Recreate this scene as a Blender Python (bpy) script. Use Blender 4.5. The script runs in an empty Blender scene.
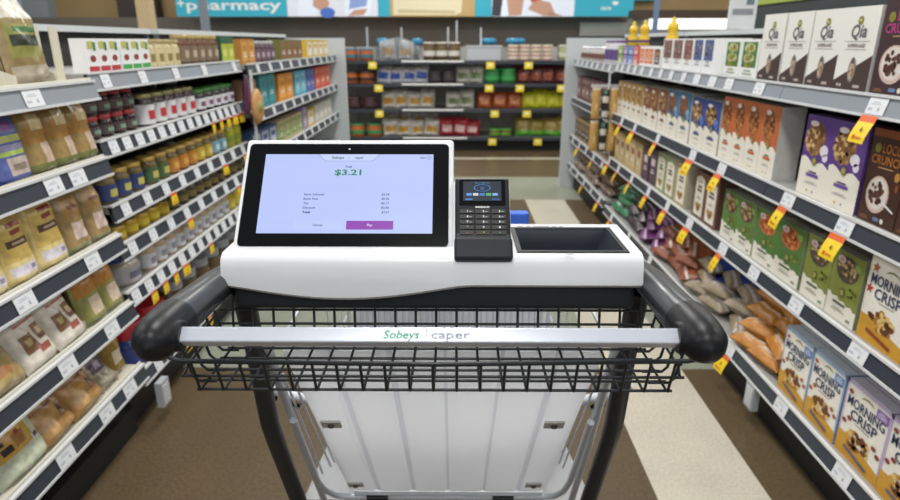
import bpy, math, random
from mathutils import Matrix, Vector, Euler, noise
S = bpy.context.scene
C = S.collection
R = math.radians
# ---------------------------------------------------------------- camera
cd = bpy.data.cameras.new('camera'); cam = bpy.data.objects.new('camera', cd); C.objects.link(cam)
cam.location = (0, 0, 1.36)
cam.rotation_euler = (R(90 - 18.546), 0, 0.0076)
cd.sensor_width = 36; cd.lens = 620 / 900 * 36
cd.clip_start = .05; cd.clip_end = 60
cd.dof.use_dof = True; cd.dof.focus_distance = .80; cd.dof.aperture_fstop = 6.0
S.camera = cam
# ---------------------------------------------------------------- world, lamps, exposure
w = bpy.data.worlds.new('store_air'); S.world = w; w.use_nodes = True
w.node_tree.nodes['Background'].inputs[0].default_value = (.93, .97, 1.0, 1)
w.node_tree.nodes['Background'].inputs[1].default_value = .26
def lamp(name, loc, sx, sy, power, col=(1, .98, .94)):
    l = bpy.data.lights.new(name, 'AREA'); l.shape = 'RECTANGLE'; l.size = sx; l.size_y = sy
    l.energy = power; l.color = col
    o = bpy.data.objects.new(name, l); o.location = loc; C.objects.link(o); return o
for i, y in enumerate((-1.5, 1.2, 3.9, 6.6, 9.3)):
    lamp('ceiling_lamp', (-.1, y, 3.6), .5, 1.3, 54)
    for x in (-5.4, -2.8, 2.8, 5.4): lamp('ceiling_lamp', (x, y, 3.6), .5, 1.3, 30)
fill = lamp('seat_panel_fill', (0, -7.5, 1.9), 7, 2.6, 95, (.93, .96, 1)); fill.rotation_euler = (R(90), 0, 0)  # added fill light behind the camera, brightens the cart's slanted seat panel
S.view_settings.view_transform = 'Standard'; S.view_settings.look = 'None'
S.view_settings.exposure = 0.0; S.view_settings.gamma = 1; S.view_settings.use_curve_mapping = False
# ---------------------------------------------------------------- materials
def lin(h):
    v = [int(h[i:i + 2], 16) / 255 for i in (0, 2, 4)]
    return tuple((c / 12.92 if c <= .04045 else ((c + .055) / 1.055) ** 2.4) for c in v)
MATS = {}
def M(h, rough=.5, metal=0., var=.12, scale=60., emit=0., trans=0., coat=0.):
    """procedural material of colour h (sRGB hex), mottled by noise"""
    key = (h, rough, metal, var, scale, emit, trans, coat)
    if key in MATS: return MATS[key]
    m = bpy.data.materials.new('finish_' + h); m.use_nodes = True
    nt = m.node_tree; b = nt.nodes['Principled BSDF']
    c = lin(h)
    b.inputs['Roughness'].default_value = rough; b.inputs['Metallic'].default_value = metal
    b.inputs['Coat Weight'].default_value = coat
    tc = nt.nodes.new('ShaderNodeTexCoord'); nz = nt.nodes.new('ShaderNodeTexNoise')
    nz.inputs['Scale'].default_value = scale; nz.inputs['Detail'].default_value = 3
    nt.links.new(tc.outputs['Object'], nz.inputs['Vector'])
    mx = nt.nodes.new('ShaderNodeMix'); mx.data_type = 'RGBA'
    nt.links.new(nz.outputs['Fac'], mx.inputs['Factor'])
    mx.inputs['A'].default_value = tuple(x * (1 - var) for x in c) + (1,)
    mx.inputs['B'].default_value = tuple(min(1, x * (1 + var)) for x in c) + (1,)
    nt.links.new(mx.outputs['Result'], b.inputs['Base Color'])
    if emit:
        nt.links.new(mx.outputs['Result'], b.inputs['Emission Color']); b.inputs['Emission Strength'].default_value = emit
    if trans:
        b.inputs['Transmission Weight'].default_value = trans; b.inputs['IOR'].default_value = 1.15
    MATS[key] = m; return m
def DKM(h, rough=.45, spec=.18):
    m = M(h, rough, var=.07); m.node_tree.nodes['Principled BSDF'].inputs['Specular IOR Level'].default_value = spec; return m
def E(h, s=1.):
    """lit display pixels: dark glass that gives off colour h"""
    key = ('E', h, s)
    if key in MATS: return MATS[key]
    m = bpy.data.materials.new('display_' + h); m.use_nodes = True; nt = m.node_tree; b = nt.nodes['Principled BSDF']
    b.inputs['Base Color'].default_value = (.01, .01, .012, 1); b.inputs['Roughness'].default_value = .25
    nz = nt.nodes.new('ShaderNodeTexNoise'); nz.inputs['Scale'].default_value = 3; mx = nt.nodes.new('ShaderNodeMix'); mx.data_type = 'RGBA'
    c = lin(h); mx.inputs['A'].default_value = tuple(x * .97 for x in c) + (1,); mx.inputs['B'].default_value = tuple(min(1, x * 1.03) for x in c) + (1,)
    nt.links.new(nz.outputs['Fac'], mx.inputs['Factor']); nt.links.new(mx.outputs['Result'], b.inputs['Emission Color']); b.inputs['Emission Strength'].default_value = s
    MATS[key] = m; return m
def FLOORM(h, h2, rough):
    m = bpy.data.materials.new('vinyl_' + h); m.use_nodes = True
    nt = m.node_tree; b = nt.nodes['Principled BSDF']
    tc = nt.nodes.new('ShaderNodeTexCoord')
    n1 = nt.nodes.new('ShaderNodeTexNoise'); n1.inputs['Scale'].default_value = 90; n1.inputs['Detail'].default_value = 5
    n2 = nt.nodes.new('ShaderNodeTexNoise'); n2.inputs['Scale'].default_value = 5
    for n in (n1, n2): nt.links.new(tc.outputs['Object'], n.inputs['Vector'])
    rp = nt.nodes.new('ShaderNodeValToRGB'); rp.color_ramp.elements[0].position = .38; rp.color_ramp.elements[1].position = .6
    rp.color_ramp.elements[0].color = lin(h2) + (1,); rp.color_ramp.elements[1].color = lin(h) + (1,)
    nt.links.new(n1.outputs['Fac'], rp.inputs['Fac'])
    mx = nt.nodes.new('ShaderNodeMix'); mx.data_type = 'RGBA'; mx.blend_type = 'MULTIPLY'; mx.inputs['Factor'].default_value = .25
    nt.links.new(rp.outputs['Color'], mx.inputs['A']); nt.links.new(n2.outputs['Fac'], mx.inputs['B'])
    nt.links.new(mx.outputs['Result'], b.inputs['Base Color'])
    b.inputs['Roughness'].default_value = rough
    bp = nt.nodes.new('ShaderNodeBump'); bp.inputs['Strength'].default_value = .05
    nt.links.new(n2.outputs['Fac'], bp.inputs['Height']); nt.links.new(bp.outputs['Normal'], b.inputs['Normal'])
    return m
# ---------------------------------------------------------------- mesh builder
TXT = {}
def text_polys(s):
    if s in TXT: return TXT[s]
    cu = bpy.data.curves.new('t', 'FONT'); cu.body = s; cu.size = 1; cu.resolution_u = 2; cu.offset = .018
    o = bpy.data.objects.new('t', cu); C.objects.link(o)
    dg = bpy.context.evaluated_depsgraph_get(); dg.update()
    me = bpy.data.meshes.new_from_object(o.evaluated_get(dg))
    vs = [(v.co.x, v.co.y) for v in me.vertices]; ps = [list(p.vertices) for p in me.polygons]
    bpy.data.objects.remove(o); bpy.data.curves.remove(cu); bpy.data.meshes.remove(me)
    x0 = min(v[0] for v in vs); x1 = max(v[0] for v in vs)
    TXT[s] = ([(x - x0, y) for x, y in vs], ps, x1 - x0); return TXT[s]
W = {}
class MB:
    def __init__(s): s.v = []; s.f = []; s.m = []; s.ms = []; s.sm = []; s.M = Matrix()
    def mi(s, m):
        if m not in s.ms: s.ms.append(m)
        return s.ms.index(m)
    def add(s, vs, fs, m, smooth=False):
        b = len(s.v); s.v += [tuple(s.M @ Vector(v)) for v in vs]
        if callable(m): mm = [s.mi(m(i)) for i in range(len(fs))]
        else: mm = [s.mi(m)] * len(fs)
        s.f += [[b + i for i in f] for f in fs]; s.m += mm; s.sm += [smooth] * len(fs)
    def box(s, x0, x1, y0, y1, z0, z1, m, mt=None):
        vs = [(x0, y0, z0), (x1, y0, z0), (x1, y1, z0), (x0, y1, z0), (x0, y0, z1), (x1, y0, z1), (x1, y1, z1), (x0, y1, z1)]
        fs = [(0, 3, 2, 1), (4, 5, 6, 7), (0, 1, 5, 4), (1, 2, 6, 5), (2, 3, 7, 6), (3, 0, 4, 7)]
        s.add(vs, fs, m if mt is None else (lambda i: mt.get(i, m)))
    def prism(s, prof, x0, x1, m):      # profile in (y,z), extruded along x
        n = len(prof); vs = [(x0, y, z) for y, z in prof] + [(x1, y, z) for y, z in prof]
        s.add(vs, [list(range(n))[::-1], list(range(n, 2 * n))] + [[i, (i + 1) % n, n + (i + 1) % n, n + i] for i in range(n)][::1], m)
    def poly(s, pts, m, layer=1, y0=0.): # flat print on the front (-y) plane
        y = y0 - .0004 * layer
        s.add([(a, y, b) for a, b in pts], [list(range(len(pts)))], m)
    def rect(s, x0, x1, z0, z1, m, layer=1, y0=0.): s.poly([(x0, z0), (x1, z0), (x1, z1), (x0, z1)], m, layer, y0)
    def ell(s, cx, cz, rx, rz, m, layer=1, n=18, y0=0.):
        s.poly([(cx + rx * math.cos(6.2832 * i / n), cz + rz * math.sin(6.2832 * i / n)) for i in range(n)], m, layer, y0)
    def blobs(s, cx, cz, rx, rz, ms, n, r, rnd, layer=3, y0=0.):
        for i in range(n):
            a = rnd.random() * 6.28; q = math.sqrt(rnd.random())
            s.ell(cx + q * rx * math.cos(a), cz + q * rz * math.sin(a), r * rnd.uniform(.7, 1.2), r * rnd.uniform(.6, 1), ms[i % len(ms)], layer + (i % 4) * .5, 7, y0)
    def text(s, t, cx, z, h, m, layer=4, wmax=None, shear=0., align='c', y0=0., wfix=None):
        vs, ps, wd = text_polys(t); k = h / .73
        kx = wfix / wd if wfix else (k if not wmax else min(k, wmax / wd))
        x0 = cx - wd * kx / 2 if align == 'c' else (cx if align == 'l' else cx - wd * kx)
        y = y0 - .0004 * layer
        s.add([(x0 + a * kx + shear * b * k, y, z + b * k) for a, b in vs], ps, m)
    def lathe(s, prof, m, n=20, cx=0, cy=0, cap=True):  # prof [(r,z)]
        vs = []; fs = []
        for r, z in prof:
            vs += [(cx + r * math.cos(6.2832 * i / n), cy + r * math.sin(6.2832 * i / n), z) for i in range(n)]
        for j in range(len(prof) - 1):
            fs += [(j * n + i, j * n + (i + 1) % n, (j + 1) * n + (i + 1) % n, (j + 1) * n + i) for i in range(n)]
        s.add(vs, fs, m, True)
        if cap:
            b = len(prof) - 1
            s.add([vs[i] for i in range(n)], [list(range(n))[::-1]], m); s.add([vs[b * n + i] for i in range(n)], [list(range(n))], m)
    def tube(s, pts, r, m, n=8, closed=False, flat=1.):
        P = [Vector(p) for p in pts]; k = len(P); rr = r if isinstance(r, (list, tuple)) else [r] * k
        vs = []; up = Vector((0, 0, 1)); last = None
        for i, p in enumerate(P):
            a = P[(i - 1) % k] if (closed or i > 0) else p; b = P[(i + 1) % k] if (closed or i < k - 1) else p
            t = (b - a).normalized()
            if last is None:
                u = t.cross(up)
                if u.length < .1: u = t.cross(Vector((0, 1, 0)))
            else: u = last - t * last.dot(t)
            u.normalize(); last = u; q = u.cross(t)
            vs += [tuple(p + (u * math.cos(6.2832 * j / n) + q * math.sin(6.2832 * j / n) * flat) * rr[i]) for j in range(n)]
        fs = []
        for i in range(k if closed else k - 1):
            a = i * n; b = ((i + 1) % k) * n
            fs += [(a + j, b + j, b + (j + 1) % n, a + (j + 1) % n) for j in range(n)]
        s.add(vs, fs, m, True)
        if not closed:
            s.add(vs[:n], [list(range(n))], m); s.add(vs[-n:], [list(range(n))[::-1]], m)
    def bag(s, w, h, d, design, seed=0, nu=14, nv=20, top=.12, bumpy=.1, waist=0.):
        """soft pouch standing on z=0, centred on y=0; design(u,v)->material on the front (u -1..1, v 0..1)"""
        rnd = random.Random(seed); ox, oy = rnd.random() * 50, rnd.random() * 50
        for side in (-1, 1):
            vs = []
            for j in range(nv + 1):
                v = j / nv
                for i in range(nu + 1):
                    u = -1 + 2 * i / nu
                    body = (1 - abs(u) ** 2.6) ** .6 * (min(1, v / .08) ** .5)
                    body *= 1 if v < 1 - top * 2.5 else max(0, (1 - v) / (top * 2.5)) ** .8
                    nzv = noise.noise(Vector((ox + u * 1.6, oy + v * 3.2, side * 3.)))
                    nz2 = noise.noise(Vector((ox + u * 4, oy + v * 7, side * 3. + 9)))
                    t = d / 2 * body * (1 + bumpy * 2.2 * nzv + bumpy * nz2) + .0012
                    ww = w / 2 * (1 - waist * math.sin(v * 3.14)) * (1 - .03 * abs(noise.noise(Vector((ox, v * 6, u)))))
                    z = h * v + bumpy * .12 * h * noise.noise(Vector((ox + u * 2, oy, 4))) * v
                    vs.append((u * ww, side * t, z))
            fs = []; uv = []
            for j in range(nv):
                for i in range(nu):
                    a = j * (nu + 1) + i; q = (a, a + 1, a + nu + 2, a + nu + 1)
                    fs.append(q if side < 0 else q[::-1]); uv.append((-1 + 2 * (i + .5) / nu, (j + .5) / nv))
            s.add(vs, fs, (lambda k, uv=uv: design(*uv[k])) if side < 0 else (lambda k, uv=uv: design(9, uv[k][1])), True)
    def build(s, name, parent=None, at=None, bevel=0, seg=3, smooth_angle=None):
        me = bpy.data.meshes.new(name)
        o0 = Vector(at) if at is not None else (W[parent.name] if parent is not None else Vector())
        me.from_pydata([tuple(Vector(v) - o0) for v in s.v], [], s.f)
        for m in s.ms: me.materials.append(m)
        for p, mi, sm in zip(me.polygons, s.m, s.sm): p.material_index = mi; p.use_smooth = sm
        me.validate(); me.update()
        o = bpy.data.objects.new(name, me); C.objects.link(o)
        if parent is not None: o.parent = parent; o.location = o0 - W[parent.name]
        else: o.location = o0
        W[o.name] = o0
        if bevel:
            b = o.modifiers.new('edge', 'BEVEL'); b.width = bevel; b.segments = seg; b.limit_method = 'ANGLE'; b.angle_limit = R(35)
            for p in me.polygons: p.use_smooth = True
            wn = o.modifiers.new('wn', 'WEIGHTED_NORMAL'); wn.keep_sharp = True
        return o
def empty(name, at=(0, 0, 0)):
    o = bpy.data.objects.new(name, None); o.location = at; o.empty_display_size = .05; C.objects.link(o); W[o.name] = Vector(at); return o
def tag(o, label=None, cat=None, group=None, kind=None):
    if label: o['label'] = label
    if cat: o['category'] = cat
    if group: o['group'] = group
    if kind: o['kind'] = kind
    return o
ORD = 'first second third fourth fifth sixth seventh eighth ninth tenth eleventh twelfth thirteenth fourteenth fifteenth sixteenth seventeenth eighteenth nineteenth twentieth'.split()
ORD += ['twenty-' + o for o in ORD[:9]]
def copy_tree(o, parent=None):
    c = o.copy(); C.objects.link(c)
    if parent is not None: c.parent = parent; c.matrix_parent_inverse = o.matrix_parent_inverse.copy()
    for ch in list(o.children): copy_tree(ch, c)
    return c
class Kind:
    """one sort of product: built at the origin once, then copied"""
    def __init__(s, desc, cat, make): s.desc = desc; s.cat = cat; s.make = make; s.proto = None
    def new(s, loc, rot, scale=(1, 1, 1)):
        if s.proto is None: s.proto = o = s.make()
        else: o = copy_tree(s.proto)
        o.location = loc; o.rotation_euler = rot; o.scale = scale; return o
PLACED = []   # (object, kind, row phrase, group, sort key)
def put(kind, loc, rot, row, order, scale=(1, 1, 1)):
    o = kind.new(loc, rot, scale); o['category'] = kind.cat; PLACED.append((o, kind, row, order)); return o
def label_all():
    rows = {}
    for o, k, row, order in PLACED: rows.setdefault((k.desc, row), []).append((order, o, k))
    for (desc, row), l in rows.items():
        l.sort(key=lambda t: t[0]); place, frm = row
        for i, (_, o, k) in enumerate(l):
            o['label'] = f'{desc} on the {place}' if len(l) == 1 else f'{desc} on {place}, {ORD[i]} from {frm}'
            if len(l) > 1: o['group'] = f'{desc} row on the {place}'
# ================================================================ the setting
BROWN = FLOORM('6b5b43', '5c4d38', .36); CREAM = FLOORM('dbd5c4', 'cfc7b3', .33); PALE = FLOORM('a3a896', '8f9484', .33)
mb = MB()
def fl(x0, x1, y0, y1, m): mb.add([(x0, y0, 0), (x1, y0, 0), (x1, y1, 0), (x0, y1, 0)], [(0, 1, 2, 3)], m)
bands = [(-2, 2.42, 'b'), (2.42, 3.5, 'p'), (3.5, 5.5, 'b'), (5.5, 6.5, 'p'), (6.5, 7.55, 'b'), (7.55, 7.66, 'c'), (7.66, 13, 'b')]
for y0, y1, k in bands:
    if k == 'b' and y1 < 6:
        fl(-9, .64, y0, y1, BROWN); fl(.64, .995, y0, y1, CREAM); fl(.995, 9, y0, y1, BROWN)
    elif k == 'p':
        fl(-9, .64, y0, y1, PALE); fl(.64, .995, y0, y1, CREAM if y0 < 3 else PALE); fl(.995, 9, y0, y1, PALE)
    else: fl(-9, 9, y0, y1, {'b': BROWN, 'c': CREAM}[k])
tag(mb.build('floor'), 'brown and cream vinyl tile floor of the aisle', kind='structure')
mb = MB(); TAN = M('9c845a', .8, scale=2); mb.box(-9, 9, 11.2, 11.35, 0, 3.4, TAN)
tag(mb.build('wall_back'), 'tan rear wall of the store', kind='structure')
mb = MB(); DK = M('6b645c', .7, scale=3)
mb.box(-7.5, 7.5, 10.9, 11.2, 1.30, 1.745, DK)
tag(mb.build('trim_1'), 'dark brown band under the wall signs', kind='structure')
mb = MB(); mb.box(-5.6, -4.95, 10.98, 11.2, 1.74, 2.5, M('3a3330', .6)); tag(mb.build('window_1'), 'dark opening in the tan rear wall', kind='structure')
mb = MB(); mb.box(-7.2, -6.75, 10.98, 11.2, 1.2, 2.6, M('8c9298', .6)); tag(mb.build('trim_2'), 'grey pilaster on the rear wall', kind='structure')
# wall signs ------------------------------------------------------
TEAL = M('2f9db3', .5, emit=.25); SKIN = M('c99c84', .6); COAT = M('dfe6f2', .6, emit=.15); WHT = M('eeeeea', .5)
BLUE = M('4a74c8', .5); CRM = M('d9cfae', .6, emit=.1); GRYM = M('8f969c', .5)
t = empty('pharmacy_sign', (-3.6, 10.5, 1.69)); mb = MB(); mb.box(-4.42, -2.66, 10.5, 10.56, 1.745, 2.5, TEAL); mb.build('panel', t)
mb = MB(); mb.text('pharmacy', -3.50, 1.845, .155, WHT, 3, wfix=1.5, y0=10.5); mb.text('+', -4.34, 1.865, .16, WHT, 3, y0=10.5); mb.build('lettering', t)
tag(t, 'teal wall sign reading pharmacy in white letters', 'sign')
t = empty('photo_sign', (-1.8, 10.5, 1.69)); mb = MB(); mb.box(-2.655, -1.03, 10.5, 10.56, 1.745, 2.5, M('d7dce4', .5, emit=.15)); mb.build('panel', t)
mb = MB()
mb.poly([(-2.5, 1.75), (-2.2, 1.75), (-1.95, 2.5), (-2.4, 2.5)], COAT, 1, 10.5); mb.poly([(-2.25, 1.9), (-2.05, 1.78), (-1.98, 1.95), (-2.2, 2.2)], SKIN, 2, 10.5)
mb.ell(-2.02, 1.80, .12, .08, BLUE, 3, y0=10.5); mb.poly([(-1.75, 1.75), (-1.35, 1.75), (-1.2, 2.5), (-1.7, 2.5)], COAT, 2, 10.5)
mb.poly([(-1.7, 1.75), (-1.45, 1.765), (-1.38, 1.86), (-1.6, 1.84)], SKIN, 3, 10.5); mb.poly([(-1.68, 1.85), (-1.4, 1.9), (-1.32, 2.3), (-1.6, 2.3)], M('8fa8dc', .5), 3, 10.5)
mb.rect(-1.22, -1.03, 1.745, 2.5, TEAL, 4, 10.5); mb.build('picture', t)
tag(t, 'wall sign with photo of people in white coats, beside the pharmacy lettering', 'sign')
t = empty('pillow_sign', (-.4, 10.5, 1.69)); mb = MB(); mb.box(-1.025, .312, 10.5, 10.56, 1.745, 2.5, M('b79b66', .5, emit=.1)); mb.build('panel', t)
mb = MB(); mb.poly([(-.98, 1.76), (-.9, 1.765), (0, 1.765), (.1, 1.8), (.12, 2.05), (.03, 2.3), (-.9, 2.3), (-.98, 2.2)], CRM, 1, 10.5)
mb.poly([(-.9, 1.80), (0, 1.78), (0, 1.83), (-.9, 1.85)], M('c7ba92', .6), 2, 10.5); mb.build('picture', t)
tag(t, 'wall sign with a cream rounded cushion shape on tan', 'sign')
t = empty('hands_sign', (1.5, 10.5, 1.69)); mb = MB(); mb.box(.318, 2.81, 10.5, 10.56, 1.745, 2.5, TEAL); mb.build('panel', t)
mb = MB(); mb.rect(.58, 1.88, 1.745, 2.5, COAT, 1, 10.5)
mb.poly([(.58, 1.75), (.72, 1.75), (.75, 2.0), (.6, 2.2)], M('3a3a40'), 2, 10.5)
mb.poly([(.85, 1.75), (1.05, 1.765), (1.1, 2.1), (.8, 2.1)], SKIN, 2, 10.5); mb.poly([(1.15, 1.85), (1.4, 1.755), (1.6, 1.75), (1.5, 1.95), (1.25, 2.0)], SKIN, 3, 10.5)
mb.poly([(1.2, 1.95), (1.38, 2.0), (1.34, 2.12), (1.16, 2.05)], M('c85040'), 4, 10.5); mb.poly([(1.45, 1.75), (1.7, 1.755), (1.62, 1.78), (1.5, 1.8)], M('b98a70'), 4, 10.5)
mb.build('picture', t)
mb = MB(); mb.text('care', 2.38, 1.84, .07, WHT, 3, y0=10.5); mb.ell(2.52, 1.94, .05, .03, WHT, 3, y0=10.5); mb.build('lettering', t)
tag(t, 'teal wall sign with photo of hands and a small white mark', 'sign')
# lit fixtures and banding behind the cereal gondola
mb = MB(); mb.box(2.85, 6.6, 9.6, 9.74, 1.54, 1.68, M('f4f6f2', .5, emit=1.3)); tag(mb.build('strip_light'), 'bright white lit strip along the wall beyond the cereal shelves', 'light')
mb = MB(); mb.box(2.6, 7.6, 9.6, 9.96, 1.685, 1.80, M('4a3b30', .6)); mb.box(2.6, 7.6, 9.745, 9.96, 0, 1.685, M('8b8a86', .6)); tag(mb.build('wall_case'), 'brown topped wall case behind the bright strip', 'cabinet')
mb = MB(); mb.box(2.6, 2.68, 2.6, 6.2, 1.66, 1.80, M('a9bf58', .5, emit=.05)); mb.box(2.62, 2.68, 2.6, 6.2, 0, 1.66, M('3e4447', .5))
tag(mb.build('header_fixture'), 'tall grey shelf fixture topped by a lime green band, in the next aisle', 'shelf')
mb = MB(); mb.box(2.05, 3.0, 10.8, 10.88, 1.45, 1.66, M('b9b9b2', .5)); tag(mb.build('wall_notice'), 'pale grey notice board on the dark band under the signs', 'notice')
# hanging teal pieces on the tan wall
mb = MB(); mb.box(2.95, 3.35, 11.1, 11.19, 2.02, 2.12, TEAL); tag(mb.build('wall_plaque'), 'small teal plaque on the tan wall past the signs', 'sign')
# ================================================================ gondolas
RAIL = M('343a44', .35, var=.06); RAIL_SHEEN = M('8b9199', .25, var=.05); BOARD = M('9b9b97', .45, var=.05); CREAMB = M('d6d2c4', .45, var=.05)  # top rails: second, paler rail grey has the overhead reflection painted in
LIPW = M('d8dadc', .3, var=.03); BACK = M('1f1f20', .7, var=.1, scale=20); KICK = M('1b1b1c', .6); PANEL = M('c3c9cb', .5, var=.04); METAL = M('7c8288', .35, metal=.6)
def gondola(name, label, side, y0, y1, levels, board=BOARD, clear=(), lip=LIPW, front=1.1, top=1.40, bottom=True, dep=.44):  # clear: levels whose rail takes the grey with reflected light in its colour
    """a bay of shelving along the aisle; side +1 or -1; levels = rail centre heights"""
    t = empty(name, (side * (front + .3), (y0 + y1) / 2, 0)); tag(t, label, 'shelf')
    sx = side; xb = front + .48
    def bx(b, a0, a1, *r):
        lo, hi = sorted((sx * a0, sx * a1)); b.box(lo, hi, *r)
    mb = MB(); bx(mb, xb, xb + .03, y0 + .003, y1 - .003, .0, top, BACK); mb.build('back_panel', t)
    mb = MB(); bx(mb, xb - .03, xb + .035, y0 + .003, y1 - .003, top, top + .025, PANEL); mb.build('top_trim', t)
    for yy in (y0 + .015, y1 - .015):
        mb = MB(); bx(mb, xb - .02, xb, yy - .01, yy + .01, 0, top, METAL); mb.build('upright', t)
    mb = MB(); bx(mb, front + .07, xb, y0 + .003, y1 - .003, .0, .10, KICK); mb.build('kick_plate', t)
    for z in levels:
        b = min(board_z(z), z + .02)
        mb = MB(); bx(mb, front + .008, xb, y0 + .002, y1 - .002, z - .004, z + .02, board); s_ = mb.build('shelf_board', t)
        mb = MB(); sheen = z in clear; tt = .020
        pr = [(front - .004, z - .030), (front + .010, z - .030), (front + .020, z + .019), (front + .008, z + .019)]
        vs = [(sx * a, y0 + .002, q) for a, q in pr] + [(sx * a, y1 - .002, q) for a, q in pr]
        mb.add(vs, [(0, 1, 2, 3), (4, 7, 6, 5), (0, 3, 7, 4), (0, 4, 5, 1), (1, 5, 6, 2), (2, 6, 7, 3)], RAIL_SHEEN if sheen else RAIL)
        bx(mb, front - .007, front + .004, y0 + .002, y1 - .002, z - .034, z - .027, lip)
        bx(mb, front + .002, front + .014, y0 + .002, y1 - .002, z + .019, z + .026, lip)
        mb.build('price_rail', s_)
        if board is CREAMB:
            mb = MB(); bx(mb, front + .016, front + .022, y0 + .002, y1 - .002, z + .02, z + .032, CREAMB); mb.build('front_lip', s_)
    return t
def board_z(z): return z + .02
RL = (1.205, .87, .56, .2)
for i, (a, b) in enumerate(((.2, 1.02), (1.02, 2.16), (2.16, 3.3), (3.3, 4.44))):
    gondola('cereal_gondola', ['empty grey shelf bay of the cereal side, ahead of the crunch boxes', 'grey shelf bay holding purple cereal boxes and brown topped crisp boxes', 'grey shelf bay holding orange cereal boxes and tall heart boxes', 'grey shelf bay holding gold cereal boxes before the clip strip'][i], 1, a, b, RL, clear=(1.205,))
gondola('snack_gondola', 'grey shelf bay at the far end of the cereal side, beside white end panel', 1, 4.46, 6.0, (1.19, .85, .5, .23), clear=(1.19,))
mb = MB(); mb.box(1.03, 1.62, 6.0, 6.05, 0, 1.395, PANEL); tag(mb.build('end_panel', None, (1.3, 6.02, 0)), 'white upright end panel closing the cereal gondola', 'panel')
LL = (1.225, .99, .733, .49, .25)
for i, (a, b) in enumerate(((.1, .98), (.98, 1.96))):
    gondola('bakery_gondola', ['empty cream tray shelf bay ahead of the bags of grains', 'cream tray shelf bay filled with bags of grains and nuts'][i], -1, a, b, LL, board=CREAMB, clear=(1.225,))
JL = (1.245, 1.035, .82, .68, .51, .2)
gondola('jar_gondola', 'dark shelf bay full of jars with many white price tags', -1, 1.98, 3.4, JL, clear=(1.245,), front=1.13, dep=.4)
CL = (1.225, .97, .71, .45, .2)
gondola('baking_gondola', 'dark shelf bay of colourful packets beside the far white end panel', -1, 3.42, 6.0, CL, front=1.1)
mb = MB(); mb.box(-1.62, -1.02, 6.0, 6.05, 0, 1.395, PANEL); tag(mb.build('end_panel', None, (-1.3, 6.02, 0)), 'white upright end panel closing the jar and packet side', 'panel')
# far gondola across the aisle end
t = empty('cross_gondola', (0, 8.4, 0)); tag(t, 'long dark shelf unit across the end of the aisle', 'shelf')
FZ = (1.121, 0.842, 0.524, 0.167)
BK2 = M('b0ada6', .6)
mb = MB(); mb.box(-2.7, 2.7, 8.71, 8.76, .0, 1.3, BK2); mb.build('back_panel', t)
mb = MB(); mb.box(-2.7, 2.7, 8.24, 8.71, 0, .13, KICK); mb.build('kick_plate', t)
for z in FZ:
    mb = MB(); mb.box(-2.7, 2.7, 8.12, 8.71, z - .01, z + .015, M('6b6d70', .4)); s_ = mb.build('shelf_board', t)
    mb = MB(); mb.box(-2.7, 2.7, 8.10, 8.12, z - .022, z + .018, RAIL); mb.build('price_rail', s_)
    mb = MB(); mb.box(-.67, .11 if z > .4 else .16, 8.096, 8.10, z - .0, z + .02, WHT); mb.build('white_strip', s_)
for x in (-1.33, 0.05, 1.39):
    mb = MB(); mb.box(x - .015, x + .015, 8.69, 8.71, 0, 1.3, METAL); mb.build('upright', t)
# posts standing above the shelves
def post(name, label, x, y, z0, z1, r, m, cat='post'):
    mb = MB(); mb.box(x - r, x + r, y - r, y + r, z0, z1, m); tag(mb.build(name, None, (x, y, z0)), label, cat)
post('sign_post', 'slanted blue grey sign post rising above the bag shelves', -1.66, 2.5, 0, 1.95, .016, M('6c7885', .5))
post('timber_post', 'pale cream post rising over the jar shelves', -2.9, 6.2, 0, 2.2, .06, M('cdb68c', .6))
post('sign_post', 'grey metal post in front of the pharmacy lettering', -2.05, 5.4, 0, 2.0, .028, M('7a828c', .5))
for i, (x, w) in enumerate(((-1.02, 'above the dome tray'), (-.62, 'above the dark jars'), (.02, 'with the bright tip'), (-.08, 'beside the bright tip'), (.30, 'behind the white tray'))):
    post('sign_clip', f'thin clear sign clip on the cross shelf {w}', x * 1.11, 8.45, FZ[0] + .016, 1.54 + .08 * (i == 2), .010, M('b9bec2', .3), 'clip')
post('sign_post', 'blue grey pole rising behind the white oat boxes', 2.3, 7.6, 0, 2.2, .025, M('6a7fa0', .5))
mb = MB(); mb.box(1.48, 1.63, 3.6, 3.606, 1.426, 1.64, M('d8dadb', .5)); mb.box(1.50, 1.61, 3.597, 3.6, 1.50, 1.53, M('8a8f96', .5)); mb.box(1.57, 1.61, 3.597, 3.6, 1.55, 1.62, M('6a7a80', .5))
tag(mb.build('card_sign', None, (1.555, 3.6, 1.426)), 'white card sign standing on top of the cereal shelf back', 'sign')
# ================================================================ products: the kinds
def bars(mb, cx, z, w, n, m, h=.004, gap=.009, layer=4, seed=1, y0=0.):
    r = random.Random(seed)
    for i in range(n):
        q = w * r.uniform(.6, 1) / 2; mb.rect(cx - q, cx + q, z - i * gap, z - i * gap + h, m, layer, y0)
def boxkind(desc, w, h, d, front, side, design, top=None, cat='box', name='cereal_box'):
    def make():
        mb = MB(); mt = {2: front, 3: side, 5: side, 1: top or side}
        mb.box(-w / 2 + .001, w / 2 - .001, 0, d, 0, h, side, mt)
        # flap seam on the top and glue seam on the near side
        mb.add([(-w / 2 + .004, d * .48, h + .0006), (w / 2 - .004, d * .48, h + .0006), (w / 2 - .004, d * .52, h + .0006), (-w / 2 + .004, d * .52, h + .0006)], [(0, 1, 2, 3)], M('8a8a88', .6))
        design(mb, w, h, random.Random(len(desc)))
        return mb.build(name)
    return Kind(desc, cat, make)
CREAMP = M('e6e1d4', .45, var=.04); INK = M('4a4a52', .5); WHITE = M('e9eaea', .4, var=.03); GOLD = M('b9912f', .5); OLIVE = M('7d7a2c', .5)
OAT = [M('a9824e', .7), M('8a5f34', .7), M('c9a873', .7), M('6d4526', .7)]
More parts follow.
